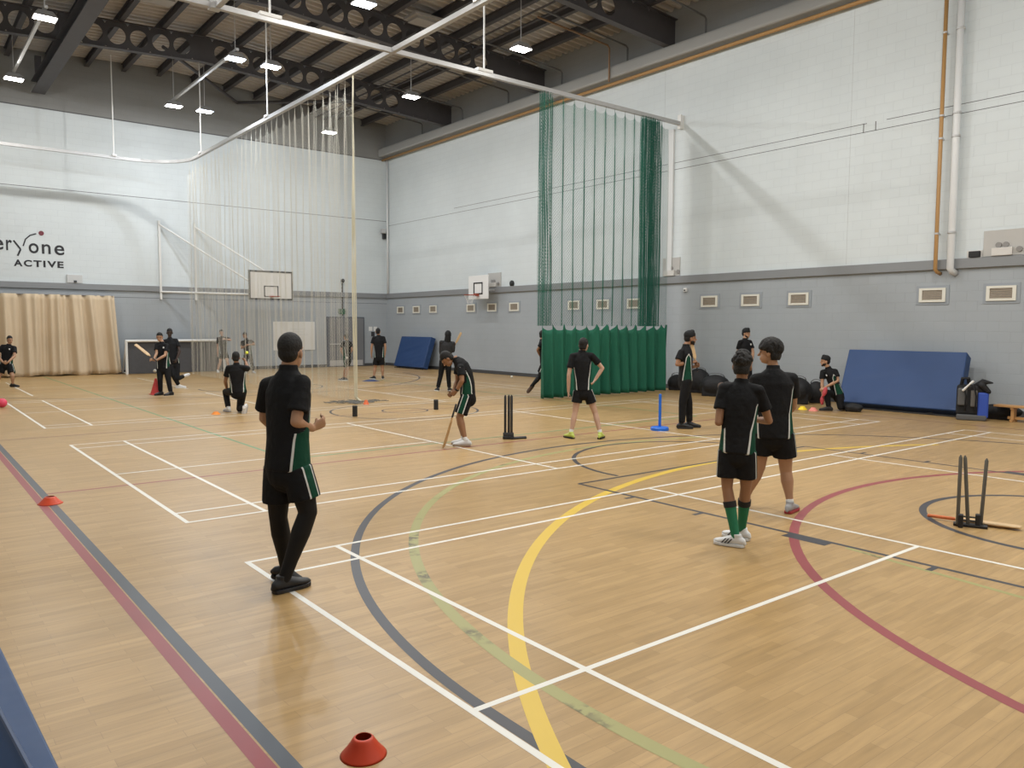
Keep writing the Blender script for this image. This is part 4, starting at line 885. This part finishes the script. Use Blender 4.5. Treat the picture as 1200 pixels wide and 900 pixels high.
if want(11): PE[11] = person('person holding a white ball low, seen through the white net in front of the door', (404, 446), -40, (407, 421), (406.5, 399.5), (405.5, 395),
    dict(L=dict(e=(399.8, 410, -.05), w=(403.5, 418.5, -.02), c=60), R=dict(e=(412.5, 410, .05), w=(407.5, 418.5, .10), c=60)),
    dict(L=dict(k=(408, 432, -.08), a=(404.5, -.1), t=-80), R=dict(k=(404.5, 433, .08), a=(402.5, .1), t=-80)),
    hair='short', sk='tan', H=1.62, shoe=(BSHOE, WSOLE), hem=.04, short_len=.8)
if want(12): PE[12] = person('person with one arm raised across the chest beside the goal behind the white net', (260, 436.5), 172, (261.5, 413.5), (260.5, 394.5), (259.5, 389.8),
    dict(R=dict(e=(255, 406, 0), w=(255, 415, -.05), c=30), L=dict(e=(270.5, 398.5, -.1), w=(264.5, 397.5, -.28), c=40)),
    dict(R=dict(k=(258, 424.5, -.05), a=(255, 0), t=170), L=dict(k=(266.5, 424, -.05), a=(268, .1), t=160)),
    hair='short', sk='light', H=1.72, shoe=(WSHOE, WSOLE), hem=.05, short_len=.6)
if want(13): PE[13] = person('person swinging both arms across the body right of the goal behind the white net', (292, 437.5), 205, (290.5, 415), (288.5, 397), (286.8, 393),
    dict(R=dict(s=(283.5, 401, 0), e=(283, 408, -.12), w=(289.5, 404.5, -.3), c=60), L=dict(s=(294, 399.5, -.05), e=(298, 403.5, -.12), w=(291.5, 404, -.3), c=60)),
    dict(R=dict(k=(287.8, 425, -.1), a=(288.5, -.05), t=200), L=dict(k=(294.8, 424.5, 0), a=(296.5, .05), t=150)),
    hair='short', sk='brown', H=1.66, shoe=(GREYS, WSOLE), bottom='trousers', hem=.03, hpitch=-10)
if want(14): PE[14] = person('person in black kneeling on one knee with his back to the camera', (276, 484), 6, (279, 457), (277, 426.5), (276.5, 419),
    dict(R=dict(s=(287, 431, .0), e=(291, 432.5, .24), w=(288, 424, .42), c=40), L=dict(e=(264, 447, .04), w=(266, 456, .26), c=30)),
    dict(L=dict(k=(264.5, 459, .36), a=(267.5, .22), t=-25), R=dict(k=(281, 479, .18), a=(286.5, 478, -.12), t=(284.5, 485, -.14), up=(-.6, -.75, .3))),
    hair='short', sk='brown', H=1.74, bottom='trousers', shoe=(WSHOE, GREYS), hem=.06)
if want(15): PE[15] = person('batsman in black and green kit facing the camera with bat held out to the left', (192, 463), 200, (191.3, 430), (190, 401.5), (187, 395),
    dict(R=dict(s=(184, 404, 0), e=(183.5, 414.5, -.12), w=(180.5, 420.5, -.3), h=(178, 421, -.34), c=72), L=dict(s=(196, 405, -.02), e=(193.5, 416.5, -.18), w=(183.5, 422, -.32), h=(180.5, 421.6, -.34), c=72)),
    dict(R=dict(k=(187.6, 445, -.06), a=(188.2, 0), t=230), L=dict(k=(197.5, 445.5, -.04), a=(200, -.05), t=235)),
    hair='short', sk='tan', H=1.70, hphi=192, bottom='trousers', shoe=(BSHOE, BSHOE), hem=.05, hpitch=-8, crest=True)
if want(16): PE[16] = person('person running with one leg kicked back behind the batsman', (213, 455), 165, (203.5, 425), (199, 396.5), (198.8, 390),
    dict(R=dict(e=(193, 411, .05), w=(194, 420, -.05), c=40), L=dict(e=(210.5, 411.5, .02), w=(207, 421, -.08), c=45)),
    dict(R=dict(k=(203, 440, -.12), a=(209.5, .02), t=95), L=dict(k=(207.5, 444, -.05), a=(215, 441, .3), t=(221.5, 439, .38))),
    hair='crop', sk='dark', H=1.76, hphi=182, bottom='trousers', shoe=(WSHOE, WSOLE), sock=(.12, WSOCK, None), hem=.04)
if want(17): PE[17] = person('person crouching slightly with hands together in front of the beige curtain', (12, 453.5), 200, (7.5, 426), (10.5, 404), (11.5, 398.2),
    dict(R=dict(e=(-4, 416, -.1), w=(3.5, 424.5, -.3), h=(8, 426, -.33), c=45), L=dict(e=(17, 417.5, -.1), w=(9.5, 424.5, -.3), h=(5, 426.5, -.33), c=45)),
    dict(R=dict(k=(-.5, 440.5, -.08), a=(-4, 0), t=215), L=dict(k=(14.5, 440.5, -.08), a=(15, 0), t=120)),
    hair='short', sk='tan', H=1.68, hphi=160, shoe=(BSHOE, BSHOE), hem=.04, short_len=.75, crest=True, hpitch=-5, build=1.05)
if want(18): PE[18] = person('person running behind the green skirt with one trailing leg showing', (636, 463), 85, (638, 424), (635, 398.5), (636.5, 392.5),
    dict(R=dict(e=(630, 410, -.1), w=(634, 419, .05), c=40), L=dict(e=(641, 409, .15), w=(646, 404, .2), c=40)),
    dict(R=dict(k=(632, 442, -.1), a=(622.5, 453, -.1), t=(618.5, 457.5, -.1), up=(-.5, -.4, .3)), L=dict(k=(645, 441, .1), a=(646, .1), t=88)),
    hair='short', sk='brown', H=1.76, shoe=(BRN, BRN), leggings=True, hem=.04)

# ------------------------------------------------------------------ cricket bats
BG = mat('bat_grip_black', (.02, .02, .022), .7); BO = mat('bat_grip_orange', (.62, .16, .05), .6); BTAN = mat('bat_aged', (.42, .25, .10), .5, var=.15)
def bat(top_, toe, face, label, grip=BG, wood=WILLOW, S=1.):
    """top_ = end of the handle, toe = end of the blade, face = direction the flat face looks"""
    top_, toe = np.array(top_, float), np.array(toe, float); Lb = np.linalg.norm(toe-top_); d = (toe-top_)/Lb; n = np.array(face, float); n = nz(n-(n@d)*d); sd = np.cross(d, n)
    t = thing('cricket_bat', toe, label, 'cricket bat'); k = Lb/.85
    P = lambda a, b, c: top_+d*a*k+sd*b*k+n*c*k
    st = [(.285, .018, .012, .014), (.315, .040, .014, .020), (.36, .053, .014, .026), (.5, .054, .013, .032), (.70, .054, .013, .038), (.80, .054, .013, .028), (.84, .050, .012, .016), (.85, .040, .010, .010)]
    v, f = [], []
    for a, w_, fc, bk in st: v += [P(a, -w_, .004), P(a, -w_*.8, fc), P(a, w_*.8, fc), P(a, w_, .004), P(a, w_, -.006), P(a, 0, -bk), P(a, -w_, -.006)]
    m_ = 7
    for i in range(len(st)-1):
        for j in range(m_): f.append((i*m_+j, i*m_+(j+1) % m_, (i+1)*m_+(j+1) % m_, (i+1)*m_+j))
    f += [tuple(range(m_)), tuple((len(st)-1)*m_+j for j in range(m_))]
    ob('blade', MB().add(v, f), wood, t, bevel=.003)
    ob('handle', MB().loft([P(.0, 0, 0), P(.29, 0, 0)], [.0155*k, .0165*k], seg=14), wood, t, smooth=True)
    ob('grip', MB().loft([P(.005, 0, 0), P(.02, 0, 0), P(.25, 0, 0)], [.019*k, .0175*k, .0178*k], seg=14), grip, t, smooth=True)
    return t
def hp_(i, k): return PE[i]['L'][k]['w']
if 4 in PE:
    a = PE[4]['at']; toe = flo(519, 525, .01)
    bat(a(534.5, 474, -.22), toe, (-.6, .5, .2), 'dark wooden cricket bat leaning against the leg of the bending person', BG, BTAN)
if 6 in PE:
    a = PE[6]['at']; bat(a(817.6, 434.5, .05), a(808.5, 394, .02)+V(0, 0, .0), (-.3, -1, .1), 'pale cricket bat held upright before the face of a turbaned person', BG, WILLOW)
if 9 in PE:
    a = PE[9]['at']; bat(a(531, 408.5, .24), a(540.5, 389.5, .22), (-.2, -1, .2), 'pale cricket bat on the shoulder of the hooded person', BG, WILLOW)
if 15 in PE:
    a = PE[15]['at']; bat(a(184, 423.5, -.38), a(158.5, 403.5, -.42), (.1, -.8, .6), 'cricket bat held out level by the batsman beside the red cone', BG, WILLOW)
h0 = flo(1088, 604, .03); toe = flo(1197, 618, .03); bat(h0, toe, (0, 0, 1), 'cricket bat with orange grip lying on the floor at the near stumps', BO, WILLOW)

# ------------------------------------------------------------------ stumps, tee, cones, balls
STB = mat('stump_black', (.018, .017, .018), .5); STG = mat('stump_olive', (.095, .084, .066), .55)
def stump(root, b0, tp, r, m): ob('stump', MB().loft([b0, b0+(tp-b0)*.97, tp], [r, r, r*.5], seg=14), m, root, smooth=True)
t = thing('cricket_stumps', flo(594, 514.5), 'set of three black stumps on a black base beside the bending person', 'cricket stumps'); a0 = flo(594, 514.5); rt = nz(V(a0[1]-CAM[1], -(a0[0]-CAM[0]), 0)); fw = V(-rt[1], rt[0], 0)
z594 = depth_of(a0)
for px, dd in ((592, 0), (596.2, 0), (599.4, 0)):
    b0 = CAM+ray(px, 513)*z594; b0[2] = .04; tp = b0+V(0, 0, .69); stump(t, b0, tp, .021, STB)
bc = a0+rt*.02
ob('base', MB().add(*(lambda: ([bc+rt*x+fw*y+V(0, 0, z) for x in (-.09, .10) for y in (-.05, .05) for z in (0, .05)], [(0, 1, 3, 2), (4, 6, 7, 5), (0, 4, 5, 1), (2, 3, 7, 6), (0, 2, 6, 4), (1, 5, 7, 3)]))()), BLK, t, bevel=.01)
ob('spring_block', MB().add(*(lambda: ([bc+rt*x+fw*y+V(0, 0, z) for x in (-.085, .095) for y in (-.025, .025) for z in (.05, .11)], [(0, 1, 3, 2), (4, 6, 7, 5), (0, 4, 5, 1), (2, 3, 7, 6), (0, 2, 6, 4), (1, 5, 7, 3)]))()), DKG, t, bevel=.01)
ob('foot', MB().add(*(lambda: ([bc+rt*x+fw*(y+(.10 if x > .1 else 0))+V(0, 0, z) for x in (.05, .31) for y in (-.07, .07) for z in (0, .03)], [(0, 1, 3, 2), (4, 6, 7, 5), (0, 4, 5, 1), (2, 3, 7, 6), (0, 2, 6, 4), (1, 5, 7, 3)]))()), BLK, t, bevel=.008)
# near spring stumps
g0 = flo(1133, 617); t = thing('cricket_stumps', g0, 'set of three olive spring stumps knocked askew on the floor at the right', 'cricket stumps'); zN = depth_of(g0)
for (bx, by), (tx, ty) in (((1122, 616), (1126, 534)), ((1134, 618), (1131, 534.5)), ((1149, 620), (1156.5, 538))):
    b0 = CAM+ray(bx, by)*(zN+.0); tp = CAM+ray(tx, ty)*(zN+.02); b0[2] = max(.03, b0[2]); stump(t, b0, tp, .0165, STG)
rt = nz(V(g0[1]-CAM[1], -(g0[0]-CAM[0]), 0)); fw = V(-rt[1], rt[0], 0)
def obox(c, rtv, fwv, d): return MB().add([c+rtv*x*d[0]/2+fwv*y*d[1]/2+V(0, 0, z*d[2]) for x in (-1, 1) for y in (-1, 1) for z in (0, 1)], [(0, 1, 3, 2), (4, 6, 7, 5), (0, 4, 5, 1), (2, 3, 7, 6), (0, 2, 6, 4), (1, 5, 7, 3)])
for px in (1125.5, 1145.5):
    c = CAM+ray(px, 617)*(zN-.03); c[2] = 0; ob('spring_block', obox(c, rt, fw, (.042, .07, .125)), BLK, t, bevel=.008)
c = CAM+ray(1137, 617)*(zN-.0); c[2] = 0; ob('base', obox(c, rt, fw, (.28, .10, .025)), BLK, t, bevel=.006)
q = MB(); c1 = c-rt*.11+V(0, 0, .09); q.cyl(c1, c1+rt*.17, .008); q.cyl(c1-V(0, 0, .035), c1+rt*.17-V(0, 0, .035), .008); ob('rod', q, DKG, t)
# batting tee
g0 = flo(773, 504); t = thing('batting_tee', g0, 'blue plastic batting tee with upright stem on the floor by the green net', 'batting tee'); TB = mat('tee_blue', (.01, .13, .60), .4)
ob('base', MB().lathe(g0, [(.165, 0), (.165, .045), (.15, .06), (.03, .07)], 28), TB, t, smooth=False); ob('stem', MB().lathe(g0+V(0, 0, .06), [(.026, 0), (.026, .59), (.02, .60)], 16), TB, t, smooth=False)
# tall cone
CR = mat('cone_red', (.52, .04, .035), .5); g0 = flo(183, 462.3); t = thing('traffic_cone', g0, 'tall red cone standing beside the batsman', 'cone')
ob('body', MB().lathe(g0, [(.15, .02), (.14, .03), (.025, .43), (.02, .44)], 28), CR, t, smooth=False); ob('base', obox(g0, V(1, 0, 0), V(0, 1, 0), (.30, .30, .02)), CR, t, bevel=.01)
# saucer cones: open-topped domes
def saucer(px, py, r, h, col, label, name, hole=.34):
    g0 = flo(px, py); pr_ = [(r, 0), (r*.93, h*.10), (r*.72, h*.40), (r*.52, h*.76), (r*.44, h*.92), (r*hole, h), (r*hole, h*.95), (r*.41, h*.86), (r*.49, h*.68), (r*.70, h*.34), (r*.90, .004)]
    o = ob('marker_cone', MB().lathe(g0, pr_, 36, True), mat('marker_'+name, col, .4, spec=.3), smooth=True, loc=tuple(g0)); tag(o, label, 'cone'); return o
saucer(426, 884, .102, .082, (.50, .045, .012), 'orange-red saucer cone lying on the floor nearest the camera', 'orange_near')
saucer(59, 590, .12, .075, (.62, .07, .025), 'orange saucer cone on the red and slate floor lines at left', 'orange_line')
saucer(253, 485.5, .10, .06, (.85, .28, .04), 'bright orange saucer cone beside the kneeling person', 'orange_bright')
saucer(429, 474, .075, .11, (.72, .16, .06), 'small orange cone at the foot of the white net', 'orange_small')
saucer(940.5, 480, .11, .08, (.85, .62, .03), 'yellow saucer cone by the kneeling turbaned person', 'yellow')
saucer(953, 481.5, .11, .08, (.72, .25, .20), 'pink saucer cone by the kneeling turbaned person', 'pink')
saucer(434.5, 446.5, .3, .05, (.05, .07, .16), 'flat navy marker on the floor by the person at the back corner', 'navy')
for px, py, lab in ((416, 488, 'short black upright foam cylinder below the white net'), (511, 480, 'short black upright foam cylinder behind the bending person')):
    g0 = flo(px, py); t = thing('foam_cylinder', g0, lab, 'cylinder'); ob('body', MB().lathe(g0, [(.052, 0), (.052, .21), (.047, .225)], 20), BLK, t); ob('rim', MB().lathe(g0+V(0, 0, .205), [(.0535, 0), (.0535, .014)], 20), DKG, t)
def ball(p, r, m, label): o = ob('ball', MB().ell((0, 0, 0), (r,)*3, None, 12, 18), m, smooth=True); o.location = tuple(p); tag(o, label, 'ball'); return o
BY_ = mat('ball_yellow', (.80, .82, .10), .7); BW = mat('ball_white', (.7, .68, .6), .6)
if 14 in PE: ball(PE[14]['at'](289.3, 413.3, .75), .034, BY_, 'yellow ball in the air above the kneeling person')
ball(CAM+ray(181.5, 434.5)*21.3, .042, BW, 'pale ball in the air beside the batsman')
if 11 in PE: ball(PE[11]['at'](406.7, 419.2, -.22), .036, BW, 'white ball in the hands of the person behind the net')
g0 = flo(2.5, 477.5); ball(g0+V(0, 0, .105), .105, mat('ball_pink', (.72, .06, .12), .5), 'pink ball on the floor at the left edge')
g0 = flo(599.7, 443.2); ball(g0+V(0, 0, .05), .05, BW, 'small white ball on the floor at the foot of the right wall')
if 8 in PE:
    a = PE[8]['at']; t = thing('batting_glove', a(966, 459), 'red gloves hanging from the hand of the kneeling turbaned person', 'glove'); GR = mat('glove_red', (.45, .05, .06), .6)
    q = MB(); q.loft([a(967.5, 456, -.2), a(966, 461, -.2), a(965, 463.5, -.2)], [.045, .05, .03], seg=10); ob('palm', remesh(q, .01, 2, 'palm'), GR, t)
    q = MB(); c = a(963.4, 468, -.1); q.loft([c+V(0, 0, .05), c, c-V(0, 0, .06)], [.03, .045, .04], seg=10)
    for k in range(4): q.loft([c+V((k-1.5)*.02, 0, -.05), c+V((k-1.5)*.024, -.01, -.11)], [.013, .011], seg=7)
    ob('fingers', remesh(q, .007, 2, 'fingers'), GR, t)

# ------------------------------------------------------------------ blue mats
MBLUE = mat('mat_blue_vinyl', (.018, .052, .155), .5, spec=.4, var=.10, vscale=1.4, bump=.5, bscale=2.2); MDARK = mat('mat_edge_black', (.02, .02, .022), .7)
def lean_mat(y0_, y1_, xb, xt, zt, th, label, twist=0.):
    t = thing('crash_mat', (xb, (y0_+y1_)/2, 0), label, 'mat', 'blue mats leaning on the right wall'); d = nz(V(xt-xb, 0, zt)); nn = V(-d[2], 0, d[0])   # nn points to the room/up
    n_ = 44; m_ = 22; v, f = [], []
    for side in (0, 1):
        for i in range(n_+1):
            for j in range(m_+1):
                u_ = i/n_; w_ = j/m_; p = V(xb, y1_+(y0_-y1_)*u_, 0)+V(xt-xb, 0, zt)*w_
                if side == 0: p = p+nn*(.018*math.sin(5*u_+8*w_*(1-u_))*math.sin(PI*u_)*math.sin(PI*w_)+.016*max(0, math.sin(17*(w_-.38*u_)))**2*math.sin(PI*u_)*math.sin(PI*w_)*(1.2-w_)+.006*math.sin(9*u_-22*w_)*(1-w_)*math.sin(PI*u_))
                else: p = p-nn*th
                p = p+V(0, twist*(w_), 0); v.append(p)
    L_ = (n_+1)*(m_+1); I = lambda i, j, s_: s_*L_+i*(m_+1)+j
    for i in range(n_):
        for j in range(m_): f.append((I(i, j, 0), I(i+1, j, 0), I(i+1, j+1, 0), I(i, j+1, 0))); f.append((I(i, j, 1), I(i, j+1, 1), I(i+1, j+1, 1), I(i+1, j, 1)))
        for j in (0, m_): f.append((I(i, j, 0), I(i+1, j, 0), I(i+1, j, 1), I(i, j, 1)))
    for j in range(m_):
        for i in (0, n_): f.append((I(i, j, 0), I(i, j+1, 0), I(i, j+1, 1), I(i, j, 1)))
    q = MB().add(v, f); zmin = min(p[2] for p in q.v); q.v = [(a, b, c-zmin+.002) for a, b, c in q.v]
    cv = ob('cover', q, MBLUE, t, bevel=.02); cv.data.polygons.foreach_set('use_smooth', [True]*len(cv.data.polygons))
    try: cv.data.set_sharp_from_angle(angle=math.radians(40))
    except Exception: pass
    q = MB(); q.bb((xb+.02, y0_+.02, .0), (xb+.05, y1_-.02, .035)); ob('base_strip', q, MDARK, t)
    for yy in (y0_+.55, y1_-.55): q = MB(); q.bb((xb-.02, yy-.05, .04), (xb-.004, yy+.05, .055)); ob('handle', q, MDARK, t)
    return t
lean_mat(.95, 3.62, 15.42, 16.15, 1.22, .27, 'large blue crash mat leaning on the right wall beside the rucksack', .15)
lean_mat(22.75, 25.25, 15.85, 16.28, 1.34, .26, 'blue crash mat leaning on the right wall near the back corner', -.0)
pa = [flo(0, 756, .9), flo(78, 916, .9), flo(66, 909, .9), flo(0, 808, .9)]
t = thing('gym_mat', (pa[1][0], pa[1][1], 0), 'blue gym mat standing on edge in the bottom left corner', 'mat')
e0 = nz(pa[0]-pa[1]); A0 = pa[0]+e0*1.2; e1 = nz(pa[3]-pa[2]); A3 = pa[3]+e1*1.2; A1 = pa[1]-e0*.5; A2 = pa[2]-e1*.5; A2[0] = min(A2[0], A1[0]-.03)
tp = [A0, A1, A2, A3]; q = MB(); q.add(tp+[V(p[0]-(.75 if i_ > 1 else 0), p[1], .0) for i_, p in enumerate(tp)], [(0, 1, 2, 3), (7, 6, 5, 4), (0, 4, 5, 1), (1, 5, 6, 2), (2, 6, 7, 3), (3, 7, 4, 0)]); ob('cover', q, mat('mat_blue_deep', (.008, .045, .140), .5, var=.12, vscale=2, bump=.5, bscale=3), t, bevel=.006)
q = MB(); q.loft([tp[3], tp[2]], [.006, .006], seg=6); ob('piping', q, mat('mat_piping', (.05, .08, .16), .5), t)

# ------------------------------------------------------------------ bags, rucksack, bench
BAG = mat('bag_black', (.0055, .0055, .007), .7, bump=.8, bscale=9); BAGG = mat('bag_grey', (.10, .10, .10), .7); BAGB = mat('bag_blue', (.03, .08, .42), .6)
def blob_bag(c, rad, rot, label, m=BAG, name='sports_bag', n=6, strap=True):
    c = np.array(c, float); q = MB(); cr, sr = math.cos(rot), math.sin(rot); fr = (V(cr, sr, 0), V(-sr, cr, 0), V(0, 0, 1))
    q.ell(c+V(0, 0, rad[2]*.95), rad, fr)
    for k in range(n):
        a = 2*PI*k/n; q.ell(c+fr[0]*rad[0]*.55*math.cos(a)+fr[1]*rad[1]*.5*math.sin(a)+V(0, 0, rad[2]*(.75+.35*random.random())), (rad[0]*.5, rad[1]*.55, rad[2]*.7), fr)
    q.box(c+V(0, 0, rad[2]*.35), (rad[0]*1.5, rad[1]*1.5, rad[2]*.7), np.array([[cr, -sr, 0], [sr, cr, 0], [0, 0, 1]]))
    t = thing(name, c, label, 'bag', None); me = remesh(q, .02, 4, 'body'); zz__ = verts(me)[:, 2].min()
    co = verts(me); co[:, 2] = np.maximum(co[:, 2]-max(zz__, 0)*1., .004); me.vertices.foreach_set('co', co.astype('f').ravel()); ob('body', me, m, t)
    if strap:
        pts = [c+fr[0]*rad[0]*.6*math.cos(a)+V(0, 0, rad[2]*1.75+.10*math.sin(a)) for a in np.linspace(0, PI, 7)]; ob('handle', MB().loft(pts, [(.022, .008)]*7, seg=8), BAGG, t, smooth=True)
    return t
def wallspot(px, py, back=0.): p = flo(px, py); return p
b1 = blob_bag(flo(838, 464), (.42, .30, .30), -1.2, 'heap of black sports bag with a round pale patch, left of the pair of boys'); c = np.array(b1.location); 
vd = nz(CAM-c); q = MB(); q.ell(c+vd*.30+V(.05, -.17, .27), (.11, .11, .11)); ob('end_patch', q, mat('bag_patch', (.16, .11, .085), .7), b1, smooth=True)
blob_bag(flo(818, 460), (.36, .28, .36), -1.2, 'black bag standing higher at the back of the heap near the green net')
blob_bag(flo(793, 457), (.28, .22, .24), -1.2, 'low black bag at the right end of the green skirt')
blob_bag(flo(853, 467), (.22, .2, .20), -1.1, 'small black bag at the right end of the heap behind the boy')
blob_bag(flo(933, 473), (.36, .28, .34), -1.0, 'large black holdall on the floor left of the kneeling turbaned person')
blob_bag(flo(956, 472), (.22, .20, .28), -1.0, 'black rucksack against the holdall beside the kneeling person')
blob_bag(flo(1000, 482.5), (.20, .13, .10), -1.3, 'low black bag at the left foot of the large blue mat', strap=False)
blob_bag(flo(1168, 491), (.44, .18, .16), -1.4, 'flat black bag lying between the rucksack and the bench', strap=False)
g0 = flo(1138, 493.); t = thing('rucksack', g0, 'grey black and blue cricket rucksack standing at the right end of the mat', 'rucksack')
rt = nz(V(g0[1]-CAM[1], -(g0[0]-CAM[0]), 0)); fw = V(-rt[1], rt[0], 0); c = g0+fw*.14; K = 1.0
def rb(a0, a1, f0, f1, z0, z1): 
    return MB().add([c+rt*x+fw*y+V(0, 0, z) for x in (a0, a1) for y in (f0, f1) for z in (z0, z1)], [(0, 1, 3, 2), (4, 6, 7, 5), (0, 4, 5, 1), (2, 3, 7, 6), (0, 2, 6, 4), (1, 5, 7, 3)])
ob('base', rb(-.27, .27, -.14, .16, .0, .12), BAGG, t, bevel=.03); ob('body', rb(-.28, .24, -.10, .16, .10, .72), BAG, t, bevel=.05); ob('side_panel', rb(.10, .29, -.13, .14, .06, .58), BAGB, t, bevel=.03)
ob('pocket', rb(-.26, -.09, -.15, -.08, .30, .66), BAGG, t, bevel=.03); ob('pocket', rb(-.03, .09, -.14, -.08, .28, .62), mat('bag_taupe', (.13, .12, .11), .7), t, bevel=.02)
q = MB()
for x in (-.16, .02): q.loft([c+rt*x+fw*-.13+V(0, 0, .74), c+rt*(x+.05)+fw*-.17+V(0, 0, .5), c+rt*(x+.04)+fw*-.15+V(0, 0, .2)], [(.03, .012)]*3, seg=8)
ob('strap', q, BAG, t, smooth=True)
q = MB(); q.loft([c+rt*.05+V(0, 0, .70), c+rt*.18+fw*-.08+V(0, 0, .80), c+rt*.34+fw*-.1+V(0, 0, .78)], [.05, .06, .02], seg=10); q.loft([c-rt*.2+V(0, 0, .7), c-rt*.18+fw*-.06+V(0, 0, .86), c-rt*.08+fw*-.06+V(0, 0, .86), c-rt*.06+V(0, 0, .7)], [.04]*4, seg=8); q.loft([c+rt*.16-fw*.1+V(0, 0, .72), c+rt*.28-fw*.1+V(0, 0, .60)], [.07, .05], seg=9); ob('top_flap', remesh(q, .012, 2, 'top_flap'), BAG, t)
q = MB(); q.loft([c-rt*.16-fw*.19+V(0, 0, .62), c-rt*.06-fw*.19+V(0, 0, .74), c-rt*.0-fw*.19+V(0, 0, .80)], [.026, .016, .026], seg=8); ob('tag', q, WHT, t, smooth=True)
g0 = flo(1183, 494.5); t = thing('wooden_bench', g0, 'low wooden bench against the right wall at the right edge', 'bench'); WD = mat('bench_wood', (.50, .27, .10), .45, var=.12, vscale=5)
bx = g0[0]+.12
ob('seat', MB().bb((bx-.13, -2.9, .29), (bx+.13, .28, .33)), WD, t, bevel=.006); ob('rail', MB().bb((bx-.02, -2.7, .05), (bx+.02, .05, .10)), WD, t)
for yy in (-.05, -2.6):
    q = MB(); q.bb((bx-.13, yy-.03, 0), (bx+.13, yy+.03, .05)); q.bb((bx-.07, yy-.03, .05), (bx+.07, yy+.03, .25)); q.bb((bx-.11, yy-.03, .25), (bx+.11, yy+.03, .29)); ob('leg', q, WD, t, bevel=.004)

# ------------------------------------------------------------------ world + colour
wd = bpy.data.worlds.new('world'); scn.world = wd; wd.use_nodes = True; wd.node_tree.nodes['Background'].inputs[0].default_value = (.02, .02, .022, 1); wd.node_tree.nodes['Background'].inputs[1].default_value = .3
vs = scn.view_settings; vs.view_transform = 'Standard'; vs.look = 'None'; vs.gamma = 1; vs.use_curve_mapping = False; vs.exposure = 0.
scn.cycles.use_denoising = True
scn.cycles.max_bounces = 6; scn.cycles.diffuse_bounces = 4; scn.cycles.glossy_bounces = 3; scn.cycles.sample_clamp_indirect = 4
